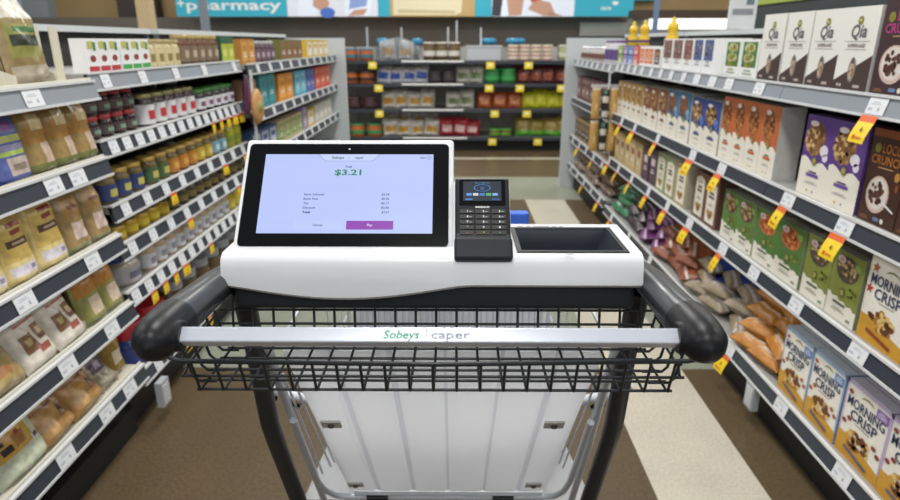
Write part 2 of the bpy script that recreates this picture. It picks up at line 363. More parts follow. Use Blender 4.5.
CHOC = [M('4a2a1c', .6), M('5f3826', .6), M('3a1d14', .6)]
def d_super(mb, w, h, r):
    dk = M('41302e', .5)
    mb.poly([(-w / 2 + .001, .0), (w / 2 - .001, .0), (w / 2 - .001, .44 * h), (-w / 2 + .001, .12 * h)], dk, 1)
    mb.ell(0, .84 * h, .012, .012, OLIVE, 2); mb.ell(0, .845 * h, .006, .004, M('c9c58a'), 3)
    mb.text('Qia', 0, .645 * h, .036, M('5a5a60'), 3, wmax=w * .56, shear=.15)
    mb.rect(-w * .36, w * .36, .595 * h, .60 * h, INK, 3); mb.text('SUPERFLAKES', 0, .53 * h, .0095, M('6a5a58'), 3, wmax=w * .78); mb.rect(-w * .3, w * .3, .50 * h, .505 * h, INK, 3)
    mb.ell(.0, .26 * h, .017, .034, M('8c8078'), 3); mb.ell(0, .24 * h, .012, .022, M('b9a898'), 4); mb.poly([(-.007, .34 * h), (.007, .34 * h), (0, .43 * h)], M('57473c'), 4)
    mb.blobs(0, .25 * h, .010, .020, OAT, 12, .004, r, 5)
    for q in (-.34, -.26): mb.ell(q * w, .07 * h, .0045, .0045, M('c8b8b0'), 3)
    mb.rect(.12 * w, .3 * w, .05 * h, .085 * h, M('b0a49c'), 3)
def d_loco(tc, title, bord):
    def f(mb, w, h, r):
        if bord: mb.rect(-w / 2 + .001, w / 2 - .001, .92 * h, h, M('8a4a22'), 1)
        mb.ell(-.30 * w, .80 * h, .013, .013, OLIVE, 2); mb.text(title[0], .08 * w, .76 * h, .026, tc, 3, wmax=w * .5); mb.text(title[1], 0, .64 * h, .024, tc, 3, wmax=w * .82)
        bars(mb, 0, .60 * h, w * .6, 1, M('b08a60'), .003)
        mb.ell(-.08 * w, .32 * h, .30 * w, .20 * h, M('c9b0a4'), 2); mb.ell(-.08 * w, .33 * h, .26 * w, .17 * h, M('d9cfc8'), 3)
        mb.blobs(-.10 * w, .33 * h, .17 * w, .12 * h, CHOC, 34, .0075, r, 4)
        mb.poly([(.08 * w, .25 * h), (.42 * w, .18 * h), (.42 * w, .20 * h), (.08 * w, .28 * h)], M('d8d8d8'), 6)
        mb.ell(.33 * w, .55 * h, .010, .012, M('b8863a'), 3); mb.ell(.37 * w, .44 * h, .006, .010, M('8a4a22'), 3)
        mb.rect(-.05 * w, .10 * w, .045 * h, .085 * h, M('5a7aa0'), 3); mb.ell(.18 * w, .065 * h, .007, .007, M('d9d2c4'), 3); bars(mb, -.3 * w, .06 * h, w * .25, 2, M('9a6a3a'), .002, .005)
    return f
def d_granola(top, tx, bowl=None, patch=None, frac=.47, wave=True, seal=True):
    """photograph panel of colour TOP over a cream foot with text"""
    def f(mb, w, h, r):
        a = w / 2 - .001; pts = [(-a, h), (-a, frac * h)]
        for i in range(9): pts.append((-a + 2 * a * i / 8, h * (frac + (.03 * math.sin(i * 1.3) - .06 * i / 8 if wave else 0))))
        mb.poly([p for p in pts[:1] + pts[2:]] + [(a, h)], top, 1)
        mb.ell(-.1 * w, .72 * h, .34 * w, .21 * h, M('7d5f40', .6), 2); mb.blobs(-.12 * w, .72 * h, .30 * w, .19 * h, bowl or OAT, 60, .010, r, 3)
        mb.ell(-.2 * w, .90 * h, .15 * w, .035 * h, M('e0d6d2'), 6)
        if patch: mb.ell(.25 * w, .60 * h, .14 * w, .07 * h, patch, 3); mb.ell(.32 * w, .52 * h, .09 * w, .05 * h, patch, 3)
        if seal: mb.ell(0, .45 * h, .013, .013, M('6f6a35'), 6); mb.ell(0, .45 * h, .009, .009, M('a39a5c'), 7)
        bars(mb, 0, .30 * h, w * .42, 1, INK, .005); bars(mb, 0, .25 * h, w * .66, 1, tx, .010); bars(mb, 0, .18 * h, w * .5, 2, M('a0a0a0'), .002, .005)
        mb.ell(-.1 * w, .07 * h, .004, .004, GOLD, 3); mb.ell(.1 * w, .07 * h, .004, .004, M('7a8a9a'), 3)
    return f
def d_meadow(c1, bowl, dish):
    def f(mb, w, h, r):
        a = w / 2 - .001
        pts = [(-a + 2 * a * i / 12, h * (.34 + .02 * math.sin(i * 2.1) - .10 * i / 12)) for i in range(13)]
        mb.poly([(-a, h)] + pts + [(a, h)], c1, 1)
        mb.ell(0, .76 * h, .37 * w, .19 * h, dish, 2); mb.blobs(0, .76 * h, .29 * w, .14 * h, bowl, 46, .008, r, 3)
        mb.ell(-.22 * w, .88 * h, .13 * w, .055 * h, M('d9c6c4'), 6); bars(mb, -.22 * w, .885 * h, w * .16, 2, M('a04050'), .003, .006, 7)
        mb.rect(.2 * w, .42 * w, .80 * h, .90 * h, M('7fa04c'), 3)
        mb.ell(-.02 * w, .42 * h, .013, .014, M('5c5a30'), 6); mb.ell(-.02 * w, .42 * h, .009, .009, M('9a9455'), 7)
        mb.blobs(.28 * w, .45 * h, .14 * w, .12 * h, [M('6a7a2c'), M('8a8a3a'), M('4a5a20')], 10, .007, r, 3)
        bars(mb, -.06 * w, .22 * h, w * .62, 1, M('55604a'), .008); bars(mb, -.06 * w, .155 * h, w * .5, 2, M('a5a598'), .003, .006); mb.rect(.25 * w, .38 * w, .05 * h, .09 * h, M('77886a'), 3)
    return f
def d_heart(brd, hc):
    def f(mb, w, h, r):
        a = w / 2 - .001; mb.rect(-a, a, 0, h, brd, 1); mb.poly([(-.36 * w, .06 * h), (.36 * w, .06 * h), (.36 * w, .86 * h), (0, .93 * h), (-.36 * w, .86 * h)], CREAMP, 2)
        bars(mb, 0, .78 * h, w * .45, 1, M('9a5a4a'), .004); bars(mb, 0, .66 * h, w * .5, 2, M('5c504a'), .011, .017, 4, 3); bars(mb, 0, .45 * h, w * .4, 2, M('8a8078'), .003, .006)
        mb.poly([(0, .12 * h), (.22 * w, .24 * h), (.24 * w, .31 * h), (.12 * w, .35 * h), (0, .30 * h), (-.12 * w, .35 * h), (-.24 * w, .31 * h), (-.22 * w, .24 * h)], hc, 4)
        mb.blobs(0, .25 * h, .12 * w, .06 * h, OAT, 14, .006, r, 5)
    return f
def d_crisp(edge, patch, extra):
    def f(mb, w, h, r):
        a = w / 2 - .001; mb.rect(-a, a, 0, h, M('e9e6dc', .4), 1)
        mb.poly([(-a, 0), (a, 0), (a, .16 * h), (.1 * w, .22 * h), (-.2 * w, .30 * h), (-a, .30 * h)], M('c9952a', .5), 2)
        mb.rect(-a, a, .95 * h, h, edge, 3); mb.rect(-a, -a + .005, .3 * h, h, edge, 3); mb.rect(a - .005, a, .16 * h, h, edge, 3)
        mb.poly([(-.16 * w, .86 * h), (-.1 * w, .90 * h), (0, .92 * h), (.1 * w, .90 * h), (.16 * w, .86 * h), (.1 * w, .88 * h), (0, .895 * h), (-.1 * w, .88 * h)], M('8a8a58'), 4)
        ct = M('28345a', .5); mb.text('MORNING', 0, .69 * h, .030, ct, 5, wmax=w * .84); mb.text('CRISP', 0, .54 * h, .030, ct, 5, wmax=w * .60)
        bars(mb, 0, .50 * h, w * .5, 1, M('a09080'), .003)
        if patch: mb.rect(.20 * w, .46 * w, .80 * h, .92 * h, patch, 5); bars(mb, .33 * w, .885 * h, w * .2, 3, WHITE, .002, .006, 6)
        mb.blobs(-.02 * w, .30 * h, .27 * w, .12 * h, [M('c99a45', .6), M('a8742c', .6), M('dcbc74', .6), M('6a3a20', .6)], 46, .010, r, 4)
        if extra:
            for q in ((-.38, .86), (.40, .36), (-.40, .45), (.30, .42), (-.30, .52)): mb.ell(q[0] * w, q[1] * h, .009, .007, extra, 5)
        mb.poly([(-.3 * w, .125 * h), (.25 * w, .05 * h), (.27 * w, .09 * h), (-.28 * w, .165 * h)], M('5a5a78' if patch else '8a3a22'), 8)
    return f
def d_maple(mb, w, h, r):
    d_crisp(M('e9e2d0'), None, None)(mb, w, h, r)
    for (x, z, s_, c) in ((-.36, .88, .016, 'b0602a'), (-.41, .62, .016, 'b03030'), (.38, .5, .012, 'c07030')):
        pts = [((x * w) + s_ * (1 if i % 2 == 0 else .42) * math.cos(i * .628 + .3), z * h + s_ * (1 if i % 2 == 0 else .42) * math.sin(i * .628 + .3)) for i in range(10)]
        mb.poly(pts, M(c), 5)
def d_greenbowls(mb, w, h, r):
    mb.rect(-w * .40, w * .42, .28 * h, .93 * h, M('4c7a3a'), 1)
    for z in (.78, .52): mb.ell(0, z * h, .30 * w, .12 * h, M('c9c29a'), 2); mb.blobs(0, z * h, .2 * w, .08 * h, [M('8a9a3a'), M('a8844a'), M('5a7a2a')], 14, .008, r, 3)
    mb.blobs(0, .36 * h, .3 * w, .05 * h, [M('7a8a2a'), M('b09a3a'), M('3f6a2c')], 14, .008, r, 3)
    bars(mb, 0, .18 * h, w * .6, 2, M('8aa07a'), .005, .012); mb.rect(-w / 2 + .001, w / 2 - .001, 0, .03 * h, M('4c7a3a'), 2)
def d_strip(c):
    def f(mb, w, h, r):
        mb.rect(-w * .42, w * .42, .36 * h, .96 * h, c, 1); mb.blobs(0, .68 * h, .36 * w, .24 * h, [M('8a6a5a'), M('b0a090'), M('5a3a3a')], 16, .008, r, 2); bars(mb, 0, .30 * h, w * .5, 2, M('a09a98'), .006, .014)
    return f
def d_plain(c, c2):
    def f(mb, w, h, r):
        mb.rect(-w * .4, w * .4, .12 * h, .88 * h, c, 1); mb.rect(-w * .25, w * .25, .55 * h, .75 * h, c2, 2); bars(mb, 0, .4 * h, w * .5, 2, WHITE, .006, .014, 3)
    return f
K = {}
GS = M('b9b9b2', .5, var=.04)
K['super'] = boxkind('white and dark brown flakes box', .16, .228, .055, M('e4e3dd', .4, var=.03), M('cfcfc8', .4, var=.03), d_super)
K['loco_pink'] = boxkind('dark brown crunch box with pink lettering', .17, .245, .06, M('3c2428', .45), M('33201f', .45), d_loco(M('b03a80'), ('LOCO', 'CRUNCH'), False))
K['greenbowl'] = boxkind('white box picturing green bowls', .14, .145, .05, WHITE, WHITE, d_greenbowls, cat='box')
for k, c, n in (('s_brown', '7a5a58', 'brown'), ('s_red', '8a5550', 'reddish'), ('s_blue', '4a5f90', 'blue')):
    K[k] = boxkind(f'white box with {n} picture strip', .11, .15, .16, WHITE, WHITE, d_strip(M(c)))
K['spine_o'] = boxkind('slim white box with orange panel', .11, .11, .1, WHITE, WHITE, d_plain(M('d0703a'), M('e8a070')))
K['spine_b'] = boxkind('slim white box with brown panel', .11, .11, .1, WHITE, WHITE, d_plain(M('5a4038'), M('b07a50')))
for k, c, c2, n in (('m_green', '6a8f3c', 'c0d080', 'green'), ('m_purple', '6f5a94', 'b0a0d0', 'purple'), ('m_blue', '3f62a4', '90b0e0', 'blue'), ('m_red', 'c03a34', 'e0a090', 'red')):
    K[k] = boxkind(f'small {n} snack carton', .12, .055, .1, M(c), M(c), d_plain(M(c2), M(c)), name='snack_carton')
K['loco'] = boxkind('dark brown crunch box with orange lettering', .155, .252, .05, M('40241a', .45), M('33201a', .45), d_loco(M('a5672a'), ('LOCO', 'CRUNCH'), True))
K['purple'] = boxkind('purple and cream oat cereal box', .15, .252, .05, CREAMP, M('5a3f7c', .5), d_granola(M('5a3a86', .45), M('6a4a9a'), None, M('d9d4e0')))
K['orange'] = boxkind('orange and cream granola box',   .155, .255, .085, CREAMP, M('c4c4be', .5), d_granola(M('b86436', .5), M('c8622c'), [M('8a4a2a'), M('c07a3a'), M('5a2c1a')]))
K['blue1'] = boxkind('royal blue and cream granola box', .155, .225, .19, CREAMP, GS, d_granola(M('30448c', .5), M('30448c'), None, M('5a7ac0')))
K['blue2'] = boxkind('teal blue and cream granola box', .16, .235, .19, CREAMP, GS, d_granola(M('39698c', .5), M('39698c'), [M('6a3a24'), M('8a5a3a')], M('7fa8c8')))
K['brown'] = boxkind('chestnut brown and cream granola box', .15, .225, .19, CREAMP, GS, d_granola(M('7a4a30', .5), M('7a4a30'), None))
K['gold'] = boxkind('golden and cream granola box', .13, .22, .19, CREAMP, GS, d_granola(M('b08a42', .5), M('8a6a2a'), None))
DISHD = M('4a4038', .5); DISHO = M('b5683a', .5); DARKNUT = [M('3a2c22'), M('8a7048'), M('5a4630'), M('b9a070')]
K['olive'] = boxkind('olive green granola box with dark bowl', .155, .205, .17, CREAMP, M('8f9a7a', .5), d_meadow(M('7c8438', .5), DARKNUT, DISHD), top=M('8f8e84', .5))
K['meadow'] = boxkind('leaf green granola box with orange bowl', .145, .20, .17, CREAMP, M('8f9a7a', .5), d_meadow(M('4c7434', .5), [M('b5582c'), M('8a3a22'), M('d08a4a')], DISHO), top=M('8f8e84', .5))
K['meadow2'] = boxkind('leaf green granola box with dark bowl', .14, .20, .17, CREAMP, M('8f9a7a', .5), d_meadow(M('587c3a', .5), DARKNUT, M('6a4a40')), top=M('8f8e84', .5))
K['heart'] = boxkind('tall brown box with heart of cereal', .15, .215, .17, CREAMP, M('6a4a40', .5), d_heart(M('6c4638'), M('b08440')))
K['heart2'] = boxkind('tall pale green box with heart of cereal', .16, .205, .17, CREAMP, M('c9c5b4', .5), d_heart(M('8f9a6a'), M('a89050')))
K['heart3'] = boxkind('tall tan box with heart of cereal', .16, .205, .17, CREAMP, M('c9c5b4', .5), d_heart(M('b39a6a'), M('a87a40')))
K['plum'] = boxkind('dark plum box with pale panel', .15, .195, .17, M('4a3444'), M('4a3444'), d_plain(M('5d4656'), M('c8bcc0')))
K['straw'] = boxkind('straw coloured cereal carton', .13, .19, .17, M('c2a878'), M('b09a70'), d_plain(M('cdb88c'), M('8a5a50')))
K['crisp_b'] = boxkind('blue edged cluster cereal box', .17, .232, .075, M('dfe0da', .4), M('8aa4cc', .45), d_crisp(M('8fb0d4'), M('5f86bc'), M('a85a3a')), top=M('d0dae6', .5))
K['crisp_p'] = boxkind('lilac edged cluster cereal box', .17, .232, .075, M('dfe0da', .4), M('a99ac0', .45), d_crisp(M('c0b0d4'), M('8a68b0'), M('8a3a34')), top=M('cfcadb', .5))
K['crisp_m'] = boxkind('cream cluster cereal box with maple leaves', .18, .235, .06, M('dfe0da', .4), M('b9b4a0', .45), d_maple)
# ---------------------------------------------------------------- rows on the cereal side
NE = 'near end'
def rowR(kind, place, zb, y0, y1, n, x=1.13, w0=None, jit=.002):
    rr = random.Random(int(y0 * 100) + n); w = (y1 - y0) / n; pw = {'': 1}
    for i in range(n):
        y = y0 + w * (i + .5)
        o = put(K[kind], (x + rr.uniform(0, jit * 3), y, zb + .0005), (0, 0, R(-90) + rr.uniform(-.01, .01)), (place, NE), y, (1, 1, 1))
        dims = [c for c in (o.data.vertices if o.type == 'MESH' else [])]
        if dims:
            bw = max(v.co.x for v in dims) - min(v.co.x for v in dims); o.scale = (w * .975 / bw, 1, 1)
T4, T3, T2, T1 = 'top cereal shelf', 'second cereal shelf', 'third cereal shelf', 'bottom cereal shelf'
z4, z3, z2, z1 = 1.225, .89, .58, .22
rowR('loco_pink', T4, z4, 1.58, 1.755, 1)
rowR('super', T4, z4, 1.765, 2.42, 4)
rowR('greenbowl', T4, z4, 2.44, 2.74, 2)
rowR('s_blue', T4, z4, 2.86, 3.10, 2); rowR('s_red', T4, z4, 3.11, 3.24, 1); rowR('s_brown', T4, z4, 3.25, 3.55, 2)
rowR('spine_b', T4, z4, 3.58, 3.70, 1); rowR('spine_o', T4, z4, 3.71, 4.0, 3)
for s_, (k, a) in enumerate((('m_red', 4.02), ('m_blue', 4.14), ('m_purple', 4.27), ('m_green', 4.40))):
    for q in (0, 1):
        o = put(K[k], (1.13, a + .05, z4 + .0005 + q * .056), (0, 0, R(-90)), (T4 + ', ' + ('lower of its pair' if q == 0 else 'upper of its pair'), NE), a)
rowR('loco', T3, z3, 1.39, 1.70, 2); rowR('purple', T3, z3, 1.71, 2.03, 2)
rowR('orange', T3, z3, 2.19, 2.68, 4); rowR('blue1', T3, z3, 2.69, 3.03, 2); rowR('blue2', T3, z3, 3.04, 3.37, 2)
rowR('brown', T3, z3, 3.38, 3.83, 3); rowR('gold', T3, z3, 3.84, 4.42, 5)
rowR('crisp_m', T2, z2, 1.41, 1.595, 1); rowR('olive', T2, z2, 1.61, 1.90, 2)
rowR('meadow', T2, z2, 1.915, 2.25, 2); rowR('meadow2', T2, z2, 2.255, 2.55, 2)
rowR('heart', T2, z2, 2.60, 2.88, 2); rowR('heart3', T2, z2, 2.97, 3.13, 1); rowR('heart2', T2, z2, 3.14, 3.44, 2); rowR('plum', T2, z2, 3.46, 3.72, 2); rowR('straw', T2, z2, 3.75, 4.40, 5)
rowR('crisp_p', T1, z1, 1.195, 1.575, 2); rowR('crisp_b', T1, z1, 1.58, 1.92, 2)
# ---------------------------------------------------------------- bags
def bagkind(desc, w, h, d, design, name='bag', cat='bag', label=None, lab=None, seed=3, **kw):
    def make():
        mb = MB(); mb.bag(w, h, d, design, seed, **kw); o = mb.build(name)
        return o
    return Kind(desc, cat, make)
def D(bg, regions, side=None):
    """regions: (u0,u1,v0,v1,material) later wins"""
    def f(u, v):
        if u > 5: return side or bg
        m = bg
        for a, b, c, e, q in regions:
            if a <= u <= b and c <= v <= e: m = q
        return m
    return f
PL = lambda h, **k: M(h, .27, var=.4, scale=55., **k)
HI = dict(nu=26, nv=34)
kraft = PL('988050'); krafto = PL('a37a40'); pinkl = PL('c2aa98'); greenb = PL('6d7040')
def D_kraft(u, v):
    if u > 5: return kraft
    if -.05 < u < .75 and .16 < v < .42: return pinkl
    if v < .14: return greenb
    if .42 < v < .58: return krafto
    if v > .58 and abs(u) < (1.0 - v) * 1.6 + .1: return PL('cdb98e') if abs(u) < .35 and v < .8 else krafto
    if v > .92: return PL('8a7346')
    return kraft
K['kraft'] = bagkind('amber grain pouch with pink label', .125, .205, .07, D_kraft, 'grain_pouch', seed=4, **HI)
K['bluebag'] = bagkind('blue and lilac pouch picturing a bowl', .13, .19, .05, D(PL('56609c'), [(-.9, .9, .55, .66, PL('b9c070')), (-.9, .9, .44, .54, PL('8a8aa8')), (-.9, .9, .39, .43, PL('a9c060')), (-.45, .75, .12, .34, PL('b9aaa0')), (-.2, .5, .17, .27, PL('8a7a70')), (-1, 1, 0, .09, PL('2f3c78')), (-.6, .5, .72, .82, PL('7a4a8a'))]), 'grain_pouch', seed=5, **HI)
K['greenlab'] = bagkind('clear bag of tan grains with green label', .125, .215, .08, D(PL('8f7c54'), [(-1, 1, .72, 1, PL('c2bdb0')), (-.85, .9, .30, .66, PL('8b8a4c')), (-.75, .8, .42, .52, PL('35382f')), (-.6, .7, .56, .62, PL('3f6a3c')), (-.9, .9, 0, .22, PL('a99f8c'))]), 'grain_bag', seed=6, bumpy=.16, **HI)
yel = PL('c9ad62'); yel2 = PL('d9c78c')
K['yellow'] = bagkind('yellow flour bag with brown label', .125, .215, .07, D(yel2, [(-.85, .85, .28, .85, yel), (-.4, .5, .70, .75, PL('8a4034')), (-.3, .35, .62, .67, PL('8a4034')), (-.65, .65, .46, .56, PL('5a4236')), (-.4, .4, .49, .53, PL('b9a48c')), (-.75, .75, .13, .24, PL('d0cbd4')), (.2, .6, .16, .21, PL('9088a0')), (-.6, -.1, .17, .19, PL('9088a0'))]), 'flour_bag', seed=7, **HI)
K['tanbag'] = bagkind('brown pouch with pale pink label', .115, .195, .07, D(PL('9a8358'), [(-.7, .8, .55, .85, PL('a8824a')), (-.4, .4, .68, .74, PL('7a4a2c')), (-.45, .55, .2, .46, PL('ccb7ae')), (-1, 1, 0, .12, PL('8c8f66'))]), 'grain_pouch', seed=8, **HI)
K['figs'] = bagkind('white bag picturing figs', .135, .20, .06, D(PL('cfc8bc'), [(-.5, .6, .82, .86, PL('5a4a48')), (-.7, .5, .72, .76, PL('a04a48')), (-.5, .7, .64, .67, PL('a04a48')), (-.6, .6, .56, .59, PL('b06a60')), (-.7, -.1, .22, .44, PL('7a5a3c')), (-.5, -.3, .3, .38, PL('b09a6a')), (.05, .7, .30, .50, PL('7a5434')), (.2, .5, .34, .44, PL('c0a878')), (-.2, .3, .14, .24, PL('a05a50'))]), 'dried_fruit_bag', seed=9, bumpy=.16, **HI)
K['mauve'] = bagkind('tan and mauve bag lying tilted', .15, .15, .06, D(PL('9d8c6c'), [(-.8, .7, .62, .86, PL('7a6474')), (-.5, .5, .70, .76, PL('b09ca0')), (-.6, .8, .12, .5, PL('a9925c')), (-.3, .4, .2, .36, PL('b07a4a'))]), 'grain_bag', seed=10, bumpy=.2, **HI)
K['orgreen'] = bagkind('orange and green pouch with pink label', .12, .19, .06, D(PL('8a8a50'), [(-.9, .9, .5, .82, PL('a87434')), (-.4, .4, .88, 1, PL('6d7a40')), (-.4, .55, .16, .44, PL('ccb9a4')), (-1, 1, 0, .10, PL('7b8a50'))]), 'grain_pouch', seed=11, **HI)
K['mint'] = bagkind('mint white sack with yellow picture', .19, .215, .08, D(PL('b9bfa8'), [(-.8, .55, .30, .74, PL('c09a48')), (-.5, .3, .58, .68, PL('7a5a4a')), (-.6, -.3, .36, .44, PL('33262c')), (-.25, .25, .36, .54, PL('9a6a3c')), (-.7, -.45, .46, .52, PL('33262c')), (.45, .85, .26, .36, PL('d5d5d5')), (.55, .78, .28, .34, PL('505058')), (-.1, .1, .5, .56, PL('8a3a30'))]), 'dried_fruit_bag', seed=12, bumpy=.18, **HI)
K['tanfruit'] = bagkind('tan pouch with purple print', .15, .19, .07, D(PL('a9824a'), [(-.6, .8, .6, .72, PL('6d5060')), (-.8, .6, .46, .5, PL('7d5a60')), (.1, .6, .2, .4, PL('8a5f40')), (-.6, -.1, .15, .35, PL('b9905a')), (-1, 1, .85, 1, PL('8a6a3c')), (.25, .45, .28, .34, PL('3f2a34'))]), 'dried_fruit_bag', seed=13, bumpy=.22, **HI)
K['beige'] = bagkind('crumpled beige bag with purple blotch', .13, .16, .07, D(PL('a39a84'), [(-.5, .5, .35, .65, PL('5d4f5c')), (-.2, .2, .42, .55, PL('9a8fa0'))]), 'dried_fruit_bag', seed=14, bumpy=.22, **HI)
K['golden'] = bagkind('tall golden brown pouch', .10, .20, .06, D(PL('8f7434'), [(-.7, .7, .6, .9, PL('a9803a')), (-.5, .5, .66, .8, PL('cdb488')), (-.45, .55, .22, .44, PL('c9bca4'))]), 'grain_pouch', seed=15, **HI)
def putL(kind, place, x, y, z, rz=0., rx=-8., frm=NE, sc=1.):
    return put(K[kind], (x, y, z), (R(rx), 0, R(90) + rz), (place, frm), y, (sc, sc, sc))
B1, B2, B3, B4, B5 = 'top cream shelf', 'second cream shelf', 'third cream shelf', 'fourth cream shelf', 'bottom cream shelf'
zz = .021
putL('greenlab', B1, -1.17, 1.745, 1.225 + zz, sc=1.12)
putL('bluebag', B2, -1.14, 1.57, .99 + zz)
for y in (1.69, 1.80, 1.905): putL('kraft', B2, -1.152, y, .99 + zz, rz=.03)
for y in (1.405, 1.525, 1.655): putL('yellow', B3, -1.152, y, .733 + zz, sc=1.0 if y < 1.6 else 1.06)
for y in (1.785, 1.90): putL('tanbag', B3, -1.155, y, .733 + zz)
putL('mauve', B4, -1.14, 1.37, .49 + zz, rx=-35, sc=1.15)
for y in (1.525, 1.665): putL('figs', B4, -1.14, y, .49 + zz, rx=-28, rz=.08, sc=1.12)
for y in (1.80, 1.905): putL('orgreen', B4, -1.155, y, .49 + zz, rx=-12)
putL('mint', B5, -1.15, 1.38, .25 + zz, rx=-22)
for y in (1.53, 1.68): putL('tanfruit', B5, -1.15, y, .25 + zz, rx=-30, rz=.1, sc=1.15)
putL('beige', B5, -1.16, 1.80, .25 + zz, rx=-35)
for y in (1.895,): putL('golden', B5, -1.18, y, .25 + zz, rx=-6)
# dividers standing between the bags: things that lift out of the shelf
def make_div():
    mb = MB(); pr = [(-.11, 0), (.11, 0), (.11, .07), (.04, .085), (-.11, .03)]
    mb.add([(-.0015, a, b) for a, b in pr] + [(.0015, a, b) for a, b in pr], [[4, 3, 2, 1, 0], [5, 6, 7, 8, 9]] + [[i, (i + 1) % 5, 5 + (i + 1) % 5, 5 + i] for i in range(5)], M('c9c4b4', .25)); return mb.build('shelf_divider')
K['div'] = Kind('low cream plastic divider', 'divider', make_div)
for pl, z, ys in ((B1, 1.225, (1.66, 1.83)), (B2, .99, (1.632, 1.745, 1.853, 1.955)), (B3, .733, (1.465, 1.59, 1.722, 1.843, 1.952)), (B4, .49, (1.445, 1.735, 1.853, 1.953)), (B5, .25, (1.455, 1.605, 1.762, 1.85))):
    for y in ys: putL('div', pl, -1.25, y, z + .0205, rx=0)
def make_plate():
    mb = MB(); mb.box(-.019, .019, 0, .004, 0, .155, M('cfc9b6', .45)); mb.box(-.019, .019, 0, .05, 0, .004, M('cfc9b6', .45)); return mb.build('shelf_insert')
K['plate'] = Kind('upright cream plastic shelf insert', 'divider', make_plate)
for y in (1.85, 1.938): putL('plate', B1, -1.19, y, 1.225 + zz, rx=0)
# lying bags on the bottom cereal shelf, ends to the aisle
def lying(desc, c, c2, c3, seed, w=.18, h=.28, d=.062):
    return bagkind(desc, w, h, d, D(PL(c), [(-1, 1, .10, .15, PL(c2)), (-1, 1, .2, .42, PL(c3)), (-.6, .1, .5, .66, PL(c2))], PL(c)), 'snack_bag', seed=seed, bumpy=.16, nu=16, nv=20)
K['l_orange'] = lying('orange and white snack bag', 'b0742a', 'cfc0a8', 'c98a3a', 21)
K['l_blue'] = lying('oat bag with blue band', '8d7e68', 'b9b4b8', '2f4590', 22)
K['l_rust'] = lying('rust brown and white snack bag', '84452c', 'bfaaa0', '9a5636', 23)
K['l_purple'] = lying('purple and white snack bag', '6a2f6a', 'b9a8b8', '7c4080', 24)
K['l_black'] = lying('black and white snack bag', '3a3438', 'a9a4a4', '5a5054', 25)
K['l_green'] = lying('green and white snack bag', '2f7a50', 'b0b8b0', '3f8f60', 26)
K['l_mixed'] = lying('dull brown snack bag', '6f5a4c', 'a59a90', '8a6a50', 27)
rr = random.Random(8)
for k, y0, y1, n, st in (('l_orange', 1.95, 2.22, 2, 4), ('l_blue', 2.25, 2.80, 3, 3), ('l_rust', 2.84, 3.30, 3, 3), ('l_purple', 3.33, 3.66, 2, 3), ('l_black', 3.69, 3.98, 2, 3), ('l_green', 4.0, 4.3, 2, 3), ('l_mixed', 4.5, 5.9, 8, 2)):
    for i in range(n):
        for q in range(st):
            y = y0 + (y1 - y0) * (i + .5) / n; zb = (.25 if k == 'l_mixed' else .222)
            put(K[k], (1.125 + .018 * q + rr.uniform(-.01, .02), y + rr.uniform(-.015, .015), zb + .032 + q * .062), (R(-82 + rr.uniform(-5, 5)), 0, R(-90) + rr.uniform(-.4, .4)), ('%s, %s' % ('bottom cereal shelf', ('lowest', 'second layer', 'third layer', 'fourth layer')[q]), NE), y)
# ---------------------------------------------------------------- jars
def jarkind(desc, r, h, body, lid, label=None, lh=.5, neck=.85, name='jar', cat='jar', lidh=.014, lab2=None, n=16):
    def make():
        t = empty(name); mb = MB(); hb = h - lidh
        mb.lathe([(r * .9, 0), (r, .004), (r, hb * .78), (r * .93, hb * .88), (r * neck, hb * .95), (r * neck, hb)], body, n); b = mb.build('jar_body', t)
        mb = MB(); mb.lathe([(r * neck + .0015, hb - .002), (r * neck + .002, h - .003), (r * neck - .001, h)], lid, n); mb.build('lid', t)
        if label:
            mb = MB(); z0 = hb * (.42 - lh / 2); z1 = hb * (.42 + lh / 2); mb.lathe([(r + .0008, z0), (r + .0008, z1)], label, n, cap=False)
            if lab2:
                vs = []; m_ = 7
                for zq in (z0 + (z1 - z0) * .25, z0 + (z1 - z0) * .7): vs += [((r + .0016) * math.sin(a), -(r + .0016) * math.cos(a), zq) for a in [(-.5 + i / (m_ - 1)) * 1.1 for i in range(m_)]]
                mb.add(vs, [(i, i + 1, m_ + i + 1, m_ + i) for i in range(m_ - 1)], lab2, True)
            mb.build('label', t)
        return t
    return Kind(desc, cat, make)
GL = lambda h, **k: M(h, .12, **k)
GLD = M('c9aa58', .3, metal=.35)
K['j_redlid'] = jarkind('red lidded jam jar', .034, .075, GL('2c1c1e'), M('b03238', .3), M('5a4a4c'), lab2=M('7a9a80'))
K['j_cherry'] = jarkind('large jar with white cherry label', .046, .118, GL('3a1f26'), M('8f8a5a', .3, metal=.4), M('d5d5d8'), .7, lab2=M('b83038'))
K['j_greenlid'] = jarkind('green lidded dark jar', .046, .10, GL('2c2426'), M('3f8a34', .35), M('d0d2d6'), .55, lab2=M('7a4a6a'))
K['j_greytop'] = jarkind('grey lidded jar behind the cherry jars', .05, .14, GL('3f4248'), M('5a6270', .4), None)
for k, n_, c, c2 in (('g_blue', 'blue', '2c3c6c', 'b9b060'), ('g_green', 'green', '42603a', 'b9b060'), ('g_orange', 'orange', 'b0742a', 'd0a050'), ('g_yellow', 'yellow', 'b59a34', 'd9c870'), ('g_sky', 'sky blue', '7aa6b8', 'c0d8dc')):
    K[k] = jarkind(f'gold lidded jar with {n_} label', .040, .105, GL('6a5a30'), GLD, M(c), .62, lab2=M(c2))
K['g_olive'] = jarkind('gold lidded jar of yellow green olives', .046, .125, GL('a3a02e'), GLD, M('7a8a30'), .3)
K['y_small'] = jarkind('small jar of yellow mustard', .034, .072, GL('b8962a'), M('4a4438', .4), M('c8b030'), .4)
K['d_small'] = jarkind('small dark relish jar', .034, .08, GL('4a4434'), M('6a6a5c', .4), M('7a6a3a'), .4)
